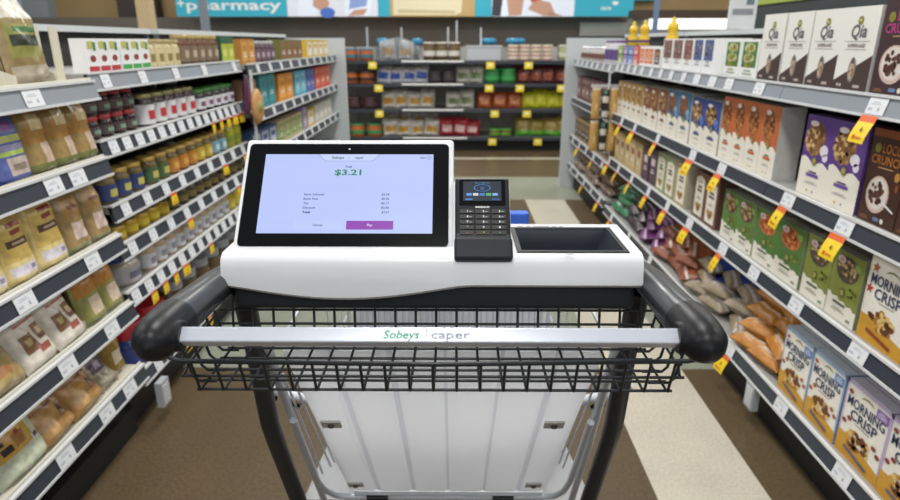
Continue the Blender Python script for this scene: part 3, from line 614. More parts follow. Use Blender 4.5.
K['blue_big'] = jarkind('big jar with royal blue lid', .075, .135, GL('b5aca0'), M('2440a0', .35), M('a9a7ac'), .6, lidh=.045, lab2=M('6a6a80'))
K['w_small'] = jarkind('pale spread jar with blue lid', .038, .105, GL('b9a483'), M('3450a4', .4), M('c9c9cf'), .6, lab2=M('8a8a94'))
K['red_cap'] = jarkind('red topped canister', .075, .15, GL('30407c'), M('b02030', .35), M('3a4a90'), .5, lidh=.05, name='canister', cat='canister')
K['grey_cap'] = jarkind('brown jar with broad grey lid', .062, .19, GL('5a4a34'), M('8c8f94', .4), M('6a5a3c'), .5, lidh=.035)
K['cream_b'] = jarkind('cream labelled seasoning bottle', .034, .105, GL('c3b48a'), M('9a8a5a', .4), M('cfc198'), .7, lab2=M('8a7a4a'), name='bottle', cat='bottle')
K['amber_b'] = jarkind('amber brown seasoning bottle', .036, .125, GL('6a4a34'), M('a08a50', .4), M('7d6a58'), .6, name='bottle', cat='bottle', lab2=M('b9a890'))
K['dark_b'] = jarkind('dark plum jar with silver lid', .045, .12, GL('4a3440'), M('9a9a9e', .3), M('6a4f5c'), .6, lab2=M('a99fa8'))
K['olive_b'] = jarkind('olive and brown packet jar', .04, .10, GL('8a8434'), M('6f5f3a', .4), M('7d5f40'), .5)
JA = ['top jar shelf', 'second jar shelf', 'third jar shelf', 'fourth jar shelf', 'fifth jar shelf', 'bottom jar shelf']
def rowJ(kind, place, z, y0, y1, n, x=-1.185, rows=1, sc=1., frm=NE, dz=0.):
    for i in range(n):
        y = y0 + (y1 - y0) * (i + .5) / n
        put(K[kind], (x, y, z + dz + .0006), (0, 0, R(90)), (place, frm), y, (sc, sc, sc))
def cart2(c1, c2, n_):
    return boxkind(n_, .07, .105, .05, WHITE, WHITE, lambda mb, w, h, r: (mb.rect(-w * .45, w * .45, .0, .2 * h, M(c1), 1), mb.ell(0, .42 * h, w * .25, h * .1, M('8a3a30'), 2), mb.rect(-w * .35, w * .1, .7 * h, .92 * h, M('b9b860'), 2), mb.rect(.12 * w, .35 * w, .65 * h, .9 * h, M(c2), 2)), name='spice_carton')
K['sp_red'] = cart2('b03038', '3f7a50', 'white spice carton with red foot'); K['sp_green'] = cart2('3f9a4a', '5a8a50', 'white spice carton with green foot')
def rowLbox(kind, place, z, y0, y1, n, x=-1.15):
    w = (y1 - y0) / n
    for i in range(n):
        o = put(K[kind], (x, y0 + w * (i + .5), z + .0006), (0, 0, R(90)), (place, NE), y0 + w * i)
        bw = max(v.co.x for v in o.data.vertices) - min(v.co.x for v in o.data.vertices); o.scale = (w * .97 / bw, 1, 1)
g0, g1, g2, g3, g4, g5 = [z + .02 for z in JL]
rowLbox('sp_red', JA[0], g0, 2.02, 2.22, 3); rowLbox('sp_green', JA[0], g0, 2.23, 2.44, 3)
rowJ('cream_b', JA[0], g0, 2.45, 2.75, 4, x=-1.19); rowJ('amber_b', JA[0], g0, 2.76, 3.2, 5, x=-1.19)
K['lime'] = boxkind('lime and dark green packet', .11, .12, .05, M('a8b43a'), M('2f5a40'), lambda mb, w, h, r: (mb.rect(-w / 2 + .001, w / 2 - .001, .72 * h, h, M('2c5a40'), 1), mb.rect(-w * .3, w * .3, .2 * h, .5 * h, M('ccd070'), 1)), name='packet', cat='packet')
rowLbox('lime', JA[0], g0, 3.2, 3.38, 2)
rowJ('j_redlid', JA[1] + ', lower tier', g1, 2.0, 2.33, 4, x=-1.20); rowJ('j_redlid', JA[1] + ', upper tier', g1, 2.0, 2.33, 4, x=-1.20, dz=.0762)
rowJ('j_cherry', JA[1], g1, 2.36, 2.85, 5, x=-1.20); rowJ('j_greenlid', JA[1], g1, 2.87, 3.36, 5, x=-1.20)
rowJ('j_greytop', JA[1], g1, 2.25, 2.55, 2, x=-1.33); rowJ('j_greytop', JA[1], g1, 2.9, 3.0, 1, x=-1.33)
for k, y0, n in (('g_blue', 2.0, 3), ('g_green', 2.31, 2), ('g_orange', 2.50, 3), ('g_yellow', 2.78, 2), ('g_sky', 2.97, 2)): rowJ(k, JA[2], g2, y0, y0 + .096 * n, n, x=-1.19)
rowJ('g_olive', JA[2], g2, 3.17, 3.38, 2, x=-1.19)
rowJ('y_small', JA[3], g3, 2.02, 2.45, 5, x=-1.185); rowJ('d_small', JA[3], g3, 2.46, 3.36, 10, x=-1.185)
rowJ('blue_big', JA[4], g4, 2.02, 2.19, 1, x=-1.225); rowJ('w_small', JA[4], g4, 2.20, 3.1, 10, x=-1.19)
K['yj'] = jarkind('yellow labelled spread jar', .038, .10, GL('c8b030'), M('3050a0', .4), M('d0c050'), .6); rowJ('yj', JA[4], g4, 3.1, 3.38, 3, x=-1.19)
rowJ('red_cap', JA[5], g5, 2.0, 2.34, 2, x=-1.23, sc=1.1); rowJ('grey_cap', JA[5], g5, 2.36, 3.36, 7, x=-1.21)
# ---------------------------------------------------------------- packets at the far end of the jar side
P1, P2, P3 = 'top far packet shelf', 'second far packet shelf', 'third far packet shelf'
def pk(k, n_, c, c2, w=.14, h=.13, d=.08): K[k] = boxkind(n_, w, h, d, M(c), M(c), d_plain(M(c2), M(c)), name='packet', cat='packet')
pk('p_amber', 'amber yellow packet', 'b07a34', 'c9984a'); pk('p_olive', 'olive brown packet', '6d6a34', '8a5a40'); pk('p_yel', 'yellow and white packet', 'c9a83a', 'd9d4c4')
pk('p_teal', 'tall teal packet', '2f7f86', '3f9094', h=.2); pk('p_brown', 'tan brown packet', '9a7a5a', 'b09070', h=.17); pk('p_orange', 'bright orange packet', 'd08426', 'e0a050', h=.17)
pk('p_sky', 'sky blue packet', '5aa0b8', '80c0d0', h=.17); pk('p_blue', 'violet blue packet', '4a5a9c', '6070b0', h=.17); pk('p_red', 'bright red packet', 'c0442e', 'd07050', h=.17)
pk('p_cream', 'cream baking packet with green top', 'b9ab88', '7f9a50', h=.14); pk('p_lilac', 'lilac packet', '8a80a8', 'a8a0c0', h=.16); pk('p_white', 'off white baking packet', 'b5b5a8', 'c9c9bc', h=.14); pk('p_navy', 'navy and white packet', '3f5a80', 'b0b8c8', h=.14)
c0, c1, c2 = 1.245, .99, .73
rowLbox('p_amber', P1, c0, 3.46, 3.70, 2, x=-1.14); rowJ('dark_b', P1, c0, 3.74, 4.16, 4, x=-1.19); rowLbox('p_olive', P1, c0, 4.25, 4.85, 4, x=-1.14); rowLbox('p_yel', P1, c0, 5.0, 5.85, 4, x=-1.14)
rowLbox('p_brown', P2, c1, 3.5, 3.66, 1, x=-1.14); rowLbox('p_teal', P2, c1, 3.72, 4.05, 2, x=-1.14); rowLbox('p_orange', P2, c1, 4.12, 4.5, 2, x=-1.14); rowLbox('p_sky', P2, c1, 4.55, 4.9, 2, x=-1.14); rowLbox('p_blue', P2, c1, 4.92, 5.2, 2, x=-1.14); rowLbox('p_red', P2, c1, 5.22, 5.85, 3, x=-1.14)
rowLbox('p_navy', P3, c2, 3.5, 4.0, 3, x=-1.14); rowLbox('p_cream', P3, c2, 4.02, 4.7, 4, x=-1.14); rowLbox('p_lilac', P3, c2, 4.72, 4.85, 1, x=-1.14); rowLbox('p_yel', P3, c2, 4.87, 5.1, 1, x=-1.14); rowLbox('p_white', P3, c2, 5.12, 5.85, 4, x=-1.14)
# far snack bay on the cereal side
q0, q1, q2, q3 = 1.21, .87, .52, .25
S1, S3, S4 = 'top far snack shelf', 'third far snack shelf', 'bottom far snack shelf'
K['can_w'] = jarkind('silver topped white canister', .05, .11, M('b9b4b0'), M('d8d8dc', .2, metal=.8), M('6a4a40'), .4, name='canister', cat='canister')
K['bot_p'] = jarkind('white bottle with purple label', .045, .16, M('cfcdd2'), M('6a4a80', .4), M('5f4880'), .5, name='bottle', cat='bottle')
def rowX(kind, place, z, y0, y1, n, x=1.18):
    for i in range(n): put(K[kind], (x, y0 + (y1 - y0) * (i + .5) / n, z + .0006), (0, 0, R(-90)), (place, NE), y0 + i)
rowX('bot_p', S1, q0, 4.6, 5.0, 3); rowX('can_w', S1, q0, 5.05, 5.9, 6)
pk('p_dark', 'dark red packet', '4a2c30', '8a6a60', h=.2); pk('p_tan', 'tan and black packet', '8f7a58', '3a3230', h=.18)
rowR('p_dark', 'second far snack shelf', q1, 4.5, 5.9, 8); rowR('p_tan', S3, q2, 4.5, 5.9, 9)
# yellow honey bears standing on the small cartons
def make_bear():
    t = empty('honey_bottle'); mb = MB(); mb.lathe([(.03, 0), (.036, .01), (.034, .05), (.022, .075), (.03, .09), (.028, .115), (.012, .128)], M('d9b42a', .25), 14); mb.build('bottle_body', t)
    mb = MB(); mb.lathe([(.012, .127), (.012, .14), (.004, .155)], M('e0c838', .3), 12); mb.build('cap', t)
    mb = MB(); mb.lathe([(.0365, .02), (.0365, .035)], M('5a3a70', .4), 14, cap=False); mb.build('label', t); return t
K['bear'] = Kind('yellow honey bottle', 'bottle', make_bear)
for y in (3.66, 4.20, 4.46): put(K['bear'], (1.21, y, z4 + .1125), (0, 0, R(-90)), ('cartons of the top cereal shelf', NE), y)
# clip strips
def strip(name, label, x, y, z0, z1, items, side):
    t = empty(name, (x, y, z0)); mb = MB(); mb.box(x - .002, x + .002, y - .02, y + .02, z0, z1, M('c9ccd0', .3)); mb.build('strip', t)
    tag(t, label, 'clip strip')
strip('clip_strip', 'white clip strip hanging with golden packs before the far snack bay', 1.075, 4.47, .60, 1.16, 0, 1)
K['gold_pack'] = bagkind('slim golden pasta pack', .058, .215, .035, D(PL('c09a58'), [(-1, 1, .9, 1, PL('d0c8b0')), (-.3, .3, .3, .5, PL('dcc08a'))]), 'pasta_pack', cat='packet', seed=31, nu=10, nv=14)
K['black_pack'] = bagkind('slim black and white pasta pack', .055, .20, .03, D(PL('2a2624'), [(-.8, .8, .55, .75, PL('cfcbc0')), (-.8, .8, .1, .25, PL('cfcbc0')), (-.4, .4, .88, 1, PL('50806a'))]), 'pasta_pack', cat='packet', seed=32, nu=10, nv=14)
for i, z in enumerate((.62, .845)):
    for k, (x, kk) in enumerate(((.985, 'gold_pack'), (1.05, 'black_pack'), (1.115, 'gold_pack'))):
        put(K[kk], (x, 4.44, z), (0, 0, 0), ('clip strip, %s tier' % ('lower', 'upper')[i], 'aisle side'), x)
mb = MB(); mb.box(.95, 1.15, 4.462, 4.466, 1.06, 1.08, M('c9ccd0', .3)); mb.build('strip_arm', bpy.data.objects['clip_strip'])
strip('clip_strip', 'white clip strip holding round tan bread between the jar and packet bays', -1.085, 3.41, .72, 1.22, 0, -1)
mb = MB(); mb.M = Matrix.Translation((-1.065, 3.41, 1.03)) @ Matrix.Rotation(R(90), 4, 'Z') @ Matrix.Rotation(R(90), 4, 'X')
mb.lathe([(.0, -.012), (.075, -.012), (.095, 0), (.075, .014), (.03, .016), (0, .016)], M('b98a55', .7), 28); mb.lathe([(.032, .0155), (.03, .02), (0, .021)], M('8a9a60', .5), 16)
tag(mb.build('round_bread', None, (-1.065, 3.41, .94)), 'round tan bread with green centre label on the clip strip', 'bread')
mb = MB(); mb.M = Matrix.Translation((-1.09, 3.30, 1.0)) @ Matrix.Rotation(R(90), 4, 'Z') @ Matrix.Rotation(R(12), 4, 'Y'); mb.bag(.07, .2, .03, D(PL('4a2040'), [(-.4, .4, .3, .7, PL('6a3058'))]), 44)
tag(mb.build('hanging_packet', None, (-1.09, 3.30, 1.0)), 'dark purple packet hanging beside the round tan bread', 'packet')
# ---------------------------------------------------------------- the cross shelf at the end
X1, X2, X3, X4 = 'top cross shelf', 'second cross shelf', 'third cross shelf', 'lowest cross shelf'
FJ = 'jar side'
def tub(k, n_, body, lid, r=.085, h=.13): K[k] = jarkind(n_, r, h, M(body, .4), M(lid, .3), M(lid), .3, neck=.98, name='tub', cat='tub', n=16)
tub('t_orange', 'orange snack tub with teal lid', 'a85a28', '2f6f80'); tub('t_org2', 'orange snack tub with black lid', 'a8561e', '2c2624'); tub('t_orgg', 'orange snack tub with green lid', 'b0602a', '2f8a50', .09, .15)
tub('t_dark', 'black snack tub', '2c2629', '3a3438'); tub('t_wine', 'wine dark snack tub', '3f2428', '4a2c30'); tub('t_jar', 'white topped jar of dark snacks', '6a5638', 'd0ccc4', .07, .2)
tub('t_green', 'bright green tub', '2f7a3c', '3a9a50', .09, .16); tub('t_pink', 'cream cup with pink base', 'b98a88', 'd9d4b8', .06, .085); tub('t_pale', 'pale green cup', 'a8ac84', 'c9ccb0', .07, .17); tub('t_gs', 'small green and brown tub', '6a5a30', '5aa034', .07, .09)
def sack(k, n_, c, c2, c3, w=.17, h=.20, seed=1): K[k] = bagkind(n_, w, h, .09, D(PL(c), [(-.6, .6, .25, .6, PL(c2)), (-1, 1, .68, .8, PL(c3))], PL(c)), 'snack_bag', seed=seed, nu=12, nv=14, bumpy=.3)
sack('f_wb', 'white and blue snack bag', 'b9b9c0', '3050a0', 'a89a80', seed=51); sack('f_wy', 'white snack bag with gold window', 'c4beb4', 'b98a30', 'cfcfd4', seed=52); sack('f_wg', 'white and green vegetable bag', 'b0aea4', '6a7a50', 'c9c4bc', seed=53)
sack('f_red', 'dark red snack bag', '9c2c34', 'c9a8a4', 'a83a40', seed=54); sack('f_rust', 'rust orange snack bag', 'a8502c', 'c98a60', '8a3a24', seed=55); sack('f_brick', 'brown red snack bag', '6a3430', 'a0543c', '5a2c2c', seed=56)
sack('f_lime', 'lime yellow snack bag', 'b5b41c', 'd0cc3a', '9aa028', seed=57); sack('f_goldg', 'golden bag with green foot', '8f7c3a', '7a6a34', 'a89048', .2, .22, seed=58)
K['f_goldg'] = bagkind('golden bag with green foot', .2, .22, .09, D(PL('8f7c3a'), [(-1, 1, 0, .3, PL('5aa030')), (-.5, .5, .5, .75, PL('b09a5a'))]), 'snack_bag', seed=58, nu=12, nv=14)
f1, f2, f3, f4 = [z + .0165 for z in FZ]
rf = random.Random(4)
def rowF(k, place, z, x0, x1, n, y=7.42, dz=0., layer=''):
    for i in range(n):
        x = (x0 + (x1 - x0) * (i + .5) / n) * 1.11; g = K[k].cat == 'bag'; put(K[k], (x, y * 1.11 + (.03 if g else 0), z + dz * 1.11), (R(-10) if g else 0, R(rf.uniform(-5, 5)) if g else 0, rf.uniform(-.25, .25) if g else 0), (place + layer, FJ), x, (1.11 * rf.uniform(.97, 1.05), 1.11, 1.11 * (rf.uniform(.92, 1.1) if g else 1)))
rowF('t_orange', X1, f1, -1.28, -.93, 2); rowF('t_jar', X1, f1, -.36, .06, 3); rowF('t_pale', X1, f1, 1.16, 1.34, 1)
rowF('t_pink', X1, f1, .60, 1.12, 4, layer=', lower cups'); rowF('t_pink', X1, f1, .60, 1.12, 4, dz=.0855, layer=', upper cups')
rowF('f_wy', X1 + ', under dome', f1, -.86, -.48, 2, y=7.5)
mb = MB(); mb.M = Matrix.Translation((-.744, 8.42, f1)) @ Matrix.Scale(1.11, 4); mb.lathe([(.255, 0), (.25, .1), (.2, .19), (.1, .235), (.02, .25)], M('c4cad0', .15, trans=.85), 24); mb.M = Matrix.Translation((-.744, 8.42, f1)) @ Matrix.Scale(1.11, 4); mb.M.identity()
K['dome'] = 0
t_ = empty('dome_tray', (-.744, 8.42, f1)); mb2 = MB(); mb2.add(mb.v, mb.f, M('c4cad0', .15, trans=.85), True); mb2.build('dome_cover', t_); tag(t_, 'clear domed cover over snack bags on top cross shelf', 'cover')
t_ = empty('white_bin', (.36, 8.3, f1)); mb = MB(); mb.box(.145, .578, 8.15, 8.40, f1, f1 + .165, M('b4b7bd', .4)); mb.build('bin_body', t_, bevel=.01); mb = MB(); mb.box(.134, .59, 8.14, 8.41, f1 + .165, f1 + .18, M('c9ccd0', .4)); mb.build('bin_rim', t_)
tag(t_, 'plain pale grey bin in the middle of top cross shelf', 'bin')
rowF('t_org2', X2, f2, -1.28, -.93, 2); rowF('f_wb', X2, f2, -.9, -.32, 4); rowF('t_dark', X2, f2, -.3, .0, 2); rowF('f_wg', X2, f2, .02, .32, 2); rowF('t_green', X2, f2, .34, .70, 2); rowF('f_brick', X2, f2, .72, 1.3, 4)
rowF('t_wine', X3, f3, -1.27, -.9, 2); rowF('f_wy', X3, f3, -.85, -.25, 4, y=7.44); rowF('f_wg', X3, f3, -.1, .22, 2); rowF('f_rust', X3, f3, .26, .78, 3); rowF('f_lime', X3, f3, .80, 1.36, 4)
rowF('t_orgg', X4, f4, -1.25, -.85, 2); rowF('f_wy', X4, f4, -.84, -.2, 4); rowF('f_wy', X4, f4, -.84, -.2, 4, y=7.55, dz=.08, layer=', behind row'); rowF('f_red', X4, f4, -.17, .28, 3); rowF('t_gs', X4, f4, .42, .66, 2); rowF('f_goldg', X4, f4, .74, 1.36, 4)
# teal pieces above the cross shelf
for i, (x, wd, d_) in enumerate(((-.86, .16, 'over the orange tubs'), (-.45, .14, 'over the jar gap'), (.40, .2, 'over the grey bin'), (.72, .26, 'over the pink cups'))):
    mb = MB(); mb.lathe([(.05, 0), (wd / 2, .02), (wd / 2, .06), (wd / 2 - .03, .08)], M('2f86ac', .4), 14, x * 1.11, 8.6); tb = mb
    tb.v = [(a, b, c + f1 + .19) for a, b, c in tb.v]; mb.lathe([(.03, f1 + 0), (.03, f1 + .19)], M('b9bec4'), 8, x * 1.11, 8.6)
    tag(tb.build('teal_dish', None, (x * 1.11, 8.6, f1)), f'teal blue dish on a stem {d_} at the rear', 'dish')
# ---------------------------------------------------------------- tags on the rails
def make_tag():
    mb = MB(); mb.add([(-.037, 0, -.022), (.037, 0, -.022), (.037, 0, .022), (-.037, 0, .022), (-.037, .0008, -.022), (.037, .0008, -.022), (.037, .0008, .022), (-.037, .0008, .022)], [(0, 1, 2, 3), (7, 6, 5, 4), (0, 4, 5, 1), (3, 2, 6, 7)], M('dde0e4', .45, var=.03))
    g = M('b4bac6', .5); bars(mb, -.004, .009, .044, 2, g, .0022, .005, 1); mb.text('6', .012, -.012, .011, M('6a7080'), 1); mb.rect(-.030, -.012, -.012, -.005, g, 1); return mb.build('price_tag')
K['tag'] = Kind('white paper price tag', 'price tag', make_tag)
def make_sale():
    mb = MB(); y = M('e8c81e', .45, var=.03); o = M('d8622a', .45)
    seg = [(0, 0), (.018, -.002), (.04, -.006), (.06, -.008), (.075, -.007)]
    for i in range(4):
        (a, p), (b, q) = seg[i], seg[i + 1]; m = o if i == 0 else y
        mb.add([(-.033, q, -b), (.033, q, -b), (.033, p, -a), (-.033, p, -a)], [(0, 1, 2, 3)], m)
    mb.text('4', .004, -.046, .015, M('5a4a1a'), 1, y0=-.0085); mb.ell(-.012, -.060, .006, .006, M('d05a28'), 1, y0=-.0095); mb.rect(-.003, .018, -.064, -.058, M('d07a28'), 1, -.009)
    return mb.build('sale_tag')
K['sale'] = Kind('yellow hanging sale tag', 'sale tag', make_sale)
def tags(side, place, z, ys, sale=(), front=1.1, frm=NE, small=.72):
    for y in ys:
        r = R(-90) if side > 0 else R(90)
        if y not in (): put(K['tag'], (side * (front - .0005), y, z - .004), (R(-14), 0, r), (place + ' rail', frm), y, (small if front > 1.12 or y > 3 else 1, 1, 1))
    for y in sale:
        put(K['sale'], (side * (front - .012), y, z - .028), (R(-16) if side > 0 else 0, 0, (R(-90) if side > 0 else R(90)) + random.Random(int(y * 50)).uniform(-.15, .15)), (place + ' rail', frm), y, (1, 1, 1) if side > 0 else (.8, .4, .62))
tags(1, T4, 1.205, [1.66, 2.32, 2.58, 2.75, 2.93, 3.10, 3.28, 3.45, 3.62, 3.80, 3.95, 4.1, 4.25, 4.38], [1.66])
tags(1, T3, .87, [1.687, 2.0, 2.535, 2.863, 3.384, 3.836, 4.147], [1.687, 2.0, 2.535, 2.863, 3.384, 3.836, 4.147])
tags(1, T2, .56, [1.522, 1.846, 2.142, 2.42, 2.80, 3.12, 3.45, 3.80, 4.13, 4.4], [2.42, 2.80, 3.12, 3.45, 3.80, 4.13, 4.4])
tags(1, T1, .2, [1.473, 1.82, 2.23, 2.85, 3.3, 3.75, 4.2], [2.23, 2.85, 3.3, 3.75, 4.2])
tags(1, S1, 1.19, [4.6, 4.8, 5.0, 5.2, 5.4, 5.6, 5.8]); tags(1, S3, .5, [4.6, 4.9, 5.2, 5.5, 5.8], [4.9, 5.5]); tags(1, S4, .23, [4.6, 4.9, 5.2, 5.5, 5.8], [4.6, 5.2])
tags(-1, B1, 1.225, [1.652]); tags(-1, B2, .99, [1.663, 1.777]); tags(-1, B3, .733, [1.457, 1.771]); tags(-1, B4, .49, [1.562, 1.801]); tags(-1, B5, .25, [1.473, 1.692, 1.838])
def fr(a, b, n): return [round(a + (b - a) * i / (n - 1), 3) for i in range(n)]
tags(-1, JA[0], 1.245, [2.07, 2.32, 2.6, 2.9, 3.3], front=1.13)
tags(-1, JA[1], 1.035, fr(2.05, 3.3, 15), fr(2.9, 3.3, 5), front=1.13)
tags(-1, JA[2], .82, fr(2.06, 3.3, 9), [2.4, 2.99, 3.3], front=1.13)
tags(-1, JA[3], .68, fr(2.06, 3.3, 9), [2.52, 3.14], front=1.13)
tags(-1, JA[4], .51, fr(2.03, 3.3, 14), [2.13, 2.225, 2.32, 2.42, 2.7], front=1.13)
tags(-1, JA[5], .2, fr(2.1, 3.3, 6), [2.34, 2.58], front=1.13)
tags(-1, P1, 1.225, fr(3.6, 5.8, 10)); tags(-1, P2, .97, fr(3.6, 5.8, 10)); tags(-1, P3, .71, fr(3.6, 5.8, 10))
K['ftag'] = Kind('yellow sale tag hanging', 'sale tag', lambda: (lambda mb: (mb.box(-.055, .055, -.001, 0, -.09, 0, M('e6cc34', .4, emit=.05)), mb.rect(-.03, .03, -.055, -.02, M('fff4b0'), 1, -.001), mb.build('sale_tag'))[2])(MB()))
for pl, z, xs in ((X1, FZ[0], (-.93, .40, .83)), (X2, FZ[1], (-.87, .39, .74, 1.21)), (X3, FZ[2], (-.87, .46, .83)), (X4, FZ[3], (.44, .97, 1.33))):
    for x in xs: put(K['ftag'], (x * 1.11, 8.09, z + .005), (0, 0, 0), (pl + ' rail', FJ), x, (.95, 1, .95))
# white tag holders hanging at the foot of the gondolas
for sx, y, d_ in ((1, 2.02, 'bottom cereal shelf under the orange bags'), (-1, 2.03, 'foot of the cream shelf bay beside the jars')):
    mb = MB(); mb.box(sx * 1.10 - .006, sx * 1.10 + .02, y - .03, y + .03, .065, .165, M('a9aeb2', .35)); mb.box(sx * 1.10 - .008, sx * 1.10 + .022, y - .022, y + .022, .075, .15, M('c4c8cc', .3))
    tag(mb.build('tag_holder', None, (sx * 1.10, y, .165)), f'pale plastic tag holder hanging at the {d_}', 'tag holder')
label_all()
# ================================================================ the shopping cart with its checkout screen
CX = -.027
cart = empty('shopping_cart', (CX, .8, 0)); tag(cart, 'grey wire shopping cart with white touch screen checkout console and card terminal', 'shopping cart')
PW = M('d2d4d7', .32, var=.015, coat=.15); PW2 = M('e2e4e6', .3, var=.015); DKP = DKM('23262a', .45, .25); BLK = DKM('08090b', .14, .3); BLKR = M('0e0f11', .45, var=.08)
CHR = M('b8bcc4', .3, metal=.35, var=.04); WIRE = M('23272b', .4, var=.05, metal=.2); GREYW = M('b6bcc4', .35, var=.05, metal=.2); BUMP = DKM('141518', .38, .3)
# console housing -------------------------------------------------
def zb(x):
    q = (x + .277) / .5
    if q < .58: return 1.083 - .017 * math.sin(min(1, q / .58) * math.pi) ** 1.1 if q > 0 else 1.083
    return 1.083
mb = MB(); xs = []; x0, x1 = -.277, .223; rr_ = .012
for a in (0, 20, 40, 60, 90): xs.append((x0 + rr_ * (1 - math.sin(R(a))), rr_ * (1 - math.cos(R(90 - a)))))
for i in range(1, 30): xs.append((x0 + rr_ + (x1 - x0 - 2 * rr_) * i / 30, 0))
for a in (90, 60, 40, 20, 0): xs.append((x1 - rr_ * (1 - math.sin(R(a))), rr_ * (1 - math.cos(R(90 - a)))))
vs = []; NP = 0
for x, ins in xs:
    b = zb(x); f = .683 + ins; t = 1.122 - ins * .6; bk = .835 - ins
    prof = [(f + .004, b), (f, b + .004), (f + .004, t - .016), (f + .006, t - .008), (f + .010, t - .003), (f + .016, t), (f + .03, t), (.74, t), (bk - .012, t), (bk - .004, t - .004), (bk, t - .012), (bk, b + .002), (bk - .03, b), (.74, b)]
    NP = len(prof); vs += [(x, p, q) for p, q in prof]
fs = []
for i in range(len(xs) - 1):
    a = i * NP; b = a + NP
    fs += [(a + (j + 1) % NP, b + (j + 1) % NP, b + j, a + j) for j in range(NP)]
fs += [[j for j in range(NP)][::1], [(len(xs) - 1) * NP + j for j in range(NP)][::-1]]
mb.add(vs, fs, PW, True); house = mb.build('console_housing', cart)
# real recess for the item tray, cut then the cutter removed
mb = MB(); mb.box(.080, .203, .7045, .797, 1.085, 1.16, PW); cut = mb.build('cutter', None, (0, 0, 0))
bo = house.modifiers.new('cut', 'BOOLEAN'); bo.object = cut; bo.operation = 'DIFFERENCE'; bo.solver = 'EXACT'
bpy.context.view_layer.update(); dg = bpy.context.evaluated_depsgraph_get(); me = bpy.data.meshes.new_from_object(house.evaluated_get(dg))
house.modifiers.clear(); house.data = me; bpy.data.objects.remove(cut)
for p in me.polygons: p.use_smooth = p.area < .0006 or abs(p.normal.z) < .2
try: house.data.set_sharp_from_angle(angle=R(40))
except Exception: pass
for p in me.polygons: p.use_smooth = True
# item tray: walls, floor, rim
t_ = MB(); a0, a1, b0, b1, zf, zt = .0805, .2025, .705, .7965, 1.088, 1.1222
g = M('2c3038', .3, var=.1)
def wall(mb, A, B, Cc, Dd, m): mb.add([A, B, Cc, Dd], [(0, 1, 2, 3)], m)
i_ = .007
top_ = [(a0, b0, zt), (a1, b0, zt), (a1, b1, zt), (a0, b1, zt)]; bot_ = [(a0 + i_, b0 + i_, zf), (a1 - i_ * 2.2, b0 + i_, zf), (a1 - i_ * 2.2, b1 - i_, zf), (a0 + i_, b1 - i_, zf)]
for k in range(4): wall(t_, top_[k], bot_[k], bot_[(k + 1) % 4], top_[(k + 1) % 4], g)
wall(t_, bot_[0], bot_[1], bot_[2], bot_[3], M('3c414c', .22, var=.1)); tr = t_.build('item_tray', cart)
mb = MB(); o_ = .0058; out = [(a0 - o_, b0 - o_), (a1 + o_, b0 - o_), (a1 + o_, b1 + o_), (a0 - o_, b1 + o_)]; inn = [(a0, b0), (a1, b0), (a1, b1), (a0, b1)]
for k in range(4):
    q = (k + 1) % 4
    mb.add([(out[k][0], out[k][1], zt + .0015), (out[q][0], out[q][1], zt + .0015), (inn[q][0], inn[q][1], zt + .0015), (inn[k][0], inn[k][1], zt + .0015), (out[k][0], out[k][1], zt - .001), (out[q][0], out[q][1], zt - .001), (inn[q][0], inn[q][1], zt - .002), (inn[k][0], inn[k][1], zt - .002)], [(0, 1, 2, 3), (0, 4, 5, 1), (3, 2, 6, 7)], M('0a0b0d', .5))
mb.build('tray_rim', tr)
mb = MB(); mb.M = Matrix.Translation((.136, .6935, 1.1225)) @ Matrix.Rotation(R(-90), 4, 'X')
mb.text('NS)', 0, -.0035, .0045, M('6a6e74'), 1); mb.build('embossed_mark', house)
mb = MB(); mb.M = Matrix.Translation((0, 0, 1.1222)) @ Matrix.Rotation(R(-90), 4, 'X')
for a, b_ in ((.085, .093), (.097, .103), (.106, .128), (.132, .138), (.142, .147)): mb.rect(a, b_, .807, .8095, M('505458'), 1)
mb.build('rear_print', house)
# dark carrier below --------------------------------------------
mb = MB(); mb.box(-.268, .219, .692, .83, 1.050, 1.0835, DKP); mb.build('console_base', cart, bevel=.008)
# tablet ----------------------------------------------------------
th = math.atan2(.112, .095)
TM = Matrix.Translation((0, .722, 1.122)) @ Matrix.Rotation(th - math.pi / 2, 4, 'X')   # local x right, z up the tilt, -y out of the glass
mb = MB(); mb.prism([(.6852, 1.101), (.700, 1.1145), (.7203, 1.1200), (.8180, 1.2353), (.8225, 1.2375), (.832, 1.233), (.850, 1.11), (.84, 1.096)][::-1], -.2735, -.001, PW)
tab = mb.build('tablet_housing', cart, bevel=.0045, seg=4)
def rrect(mb, x0, x1, z0, z1, r, m, layer, y0=0.):
    pts = []
    for cx_, cz_, a in ((x1 - r, z1 - r, 0), (x0 + r, z1 - r, 90), (x0 + r, z0 + r, 180), (x1 - r, z0 + r, 270)):
        pts += [(cx_ + r * math.cos(R(a + q)), cz_ + r * math.sin(R(a + q))) for q in (0, 22, 45, 67, 90)]
    mb.poly(pts[::1], m, layer, y0)
mb = MB(); mb.M = TM
rrect(mb, -.2675, -.0075, -.0005, .1445, .006, BLK, 1, -.0012)
rrect(mb, -.2675, -.0075, -.0005, .1445, .006, BLK, 0, .0005)
mb.ell(-.1372, .1365, .0013, .0013, E('d0d4dc'), 2, 12, -.0012)
mb.build('bezel', tab)
SC = E('b9c8fa'); GR = E('16864e'); TX = E('4c5478')
mb = MB(); mb.M = TM; Y0 = -.0014
sx0, sx1, sz0, sz1 = -.2455, -.0275, .0165, .1285; scx = -.137
mb.rect(sx0, sx1, sz0, sz1, SC, 2, Y0)
ln = E('8a94b8')
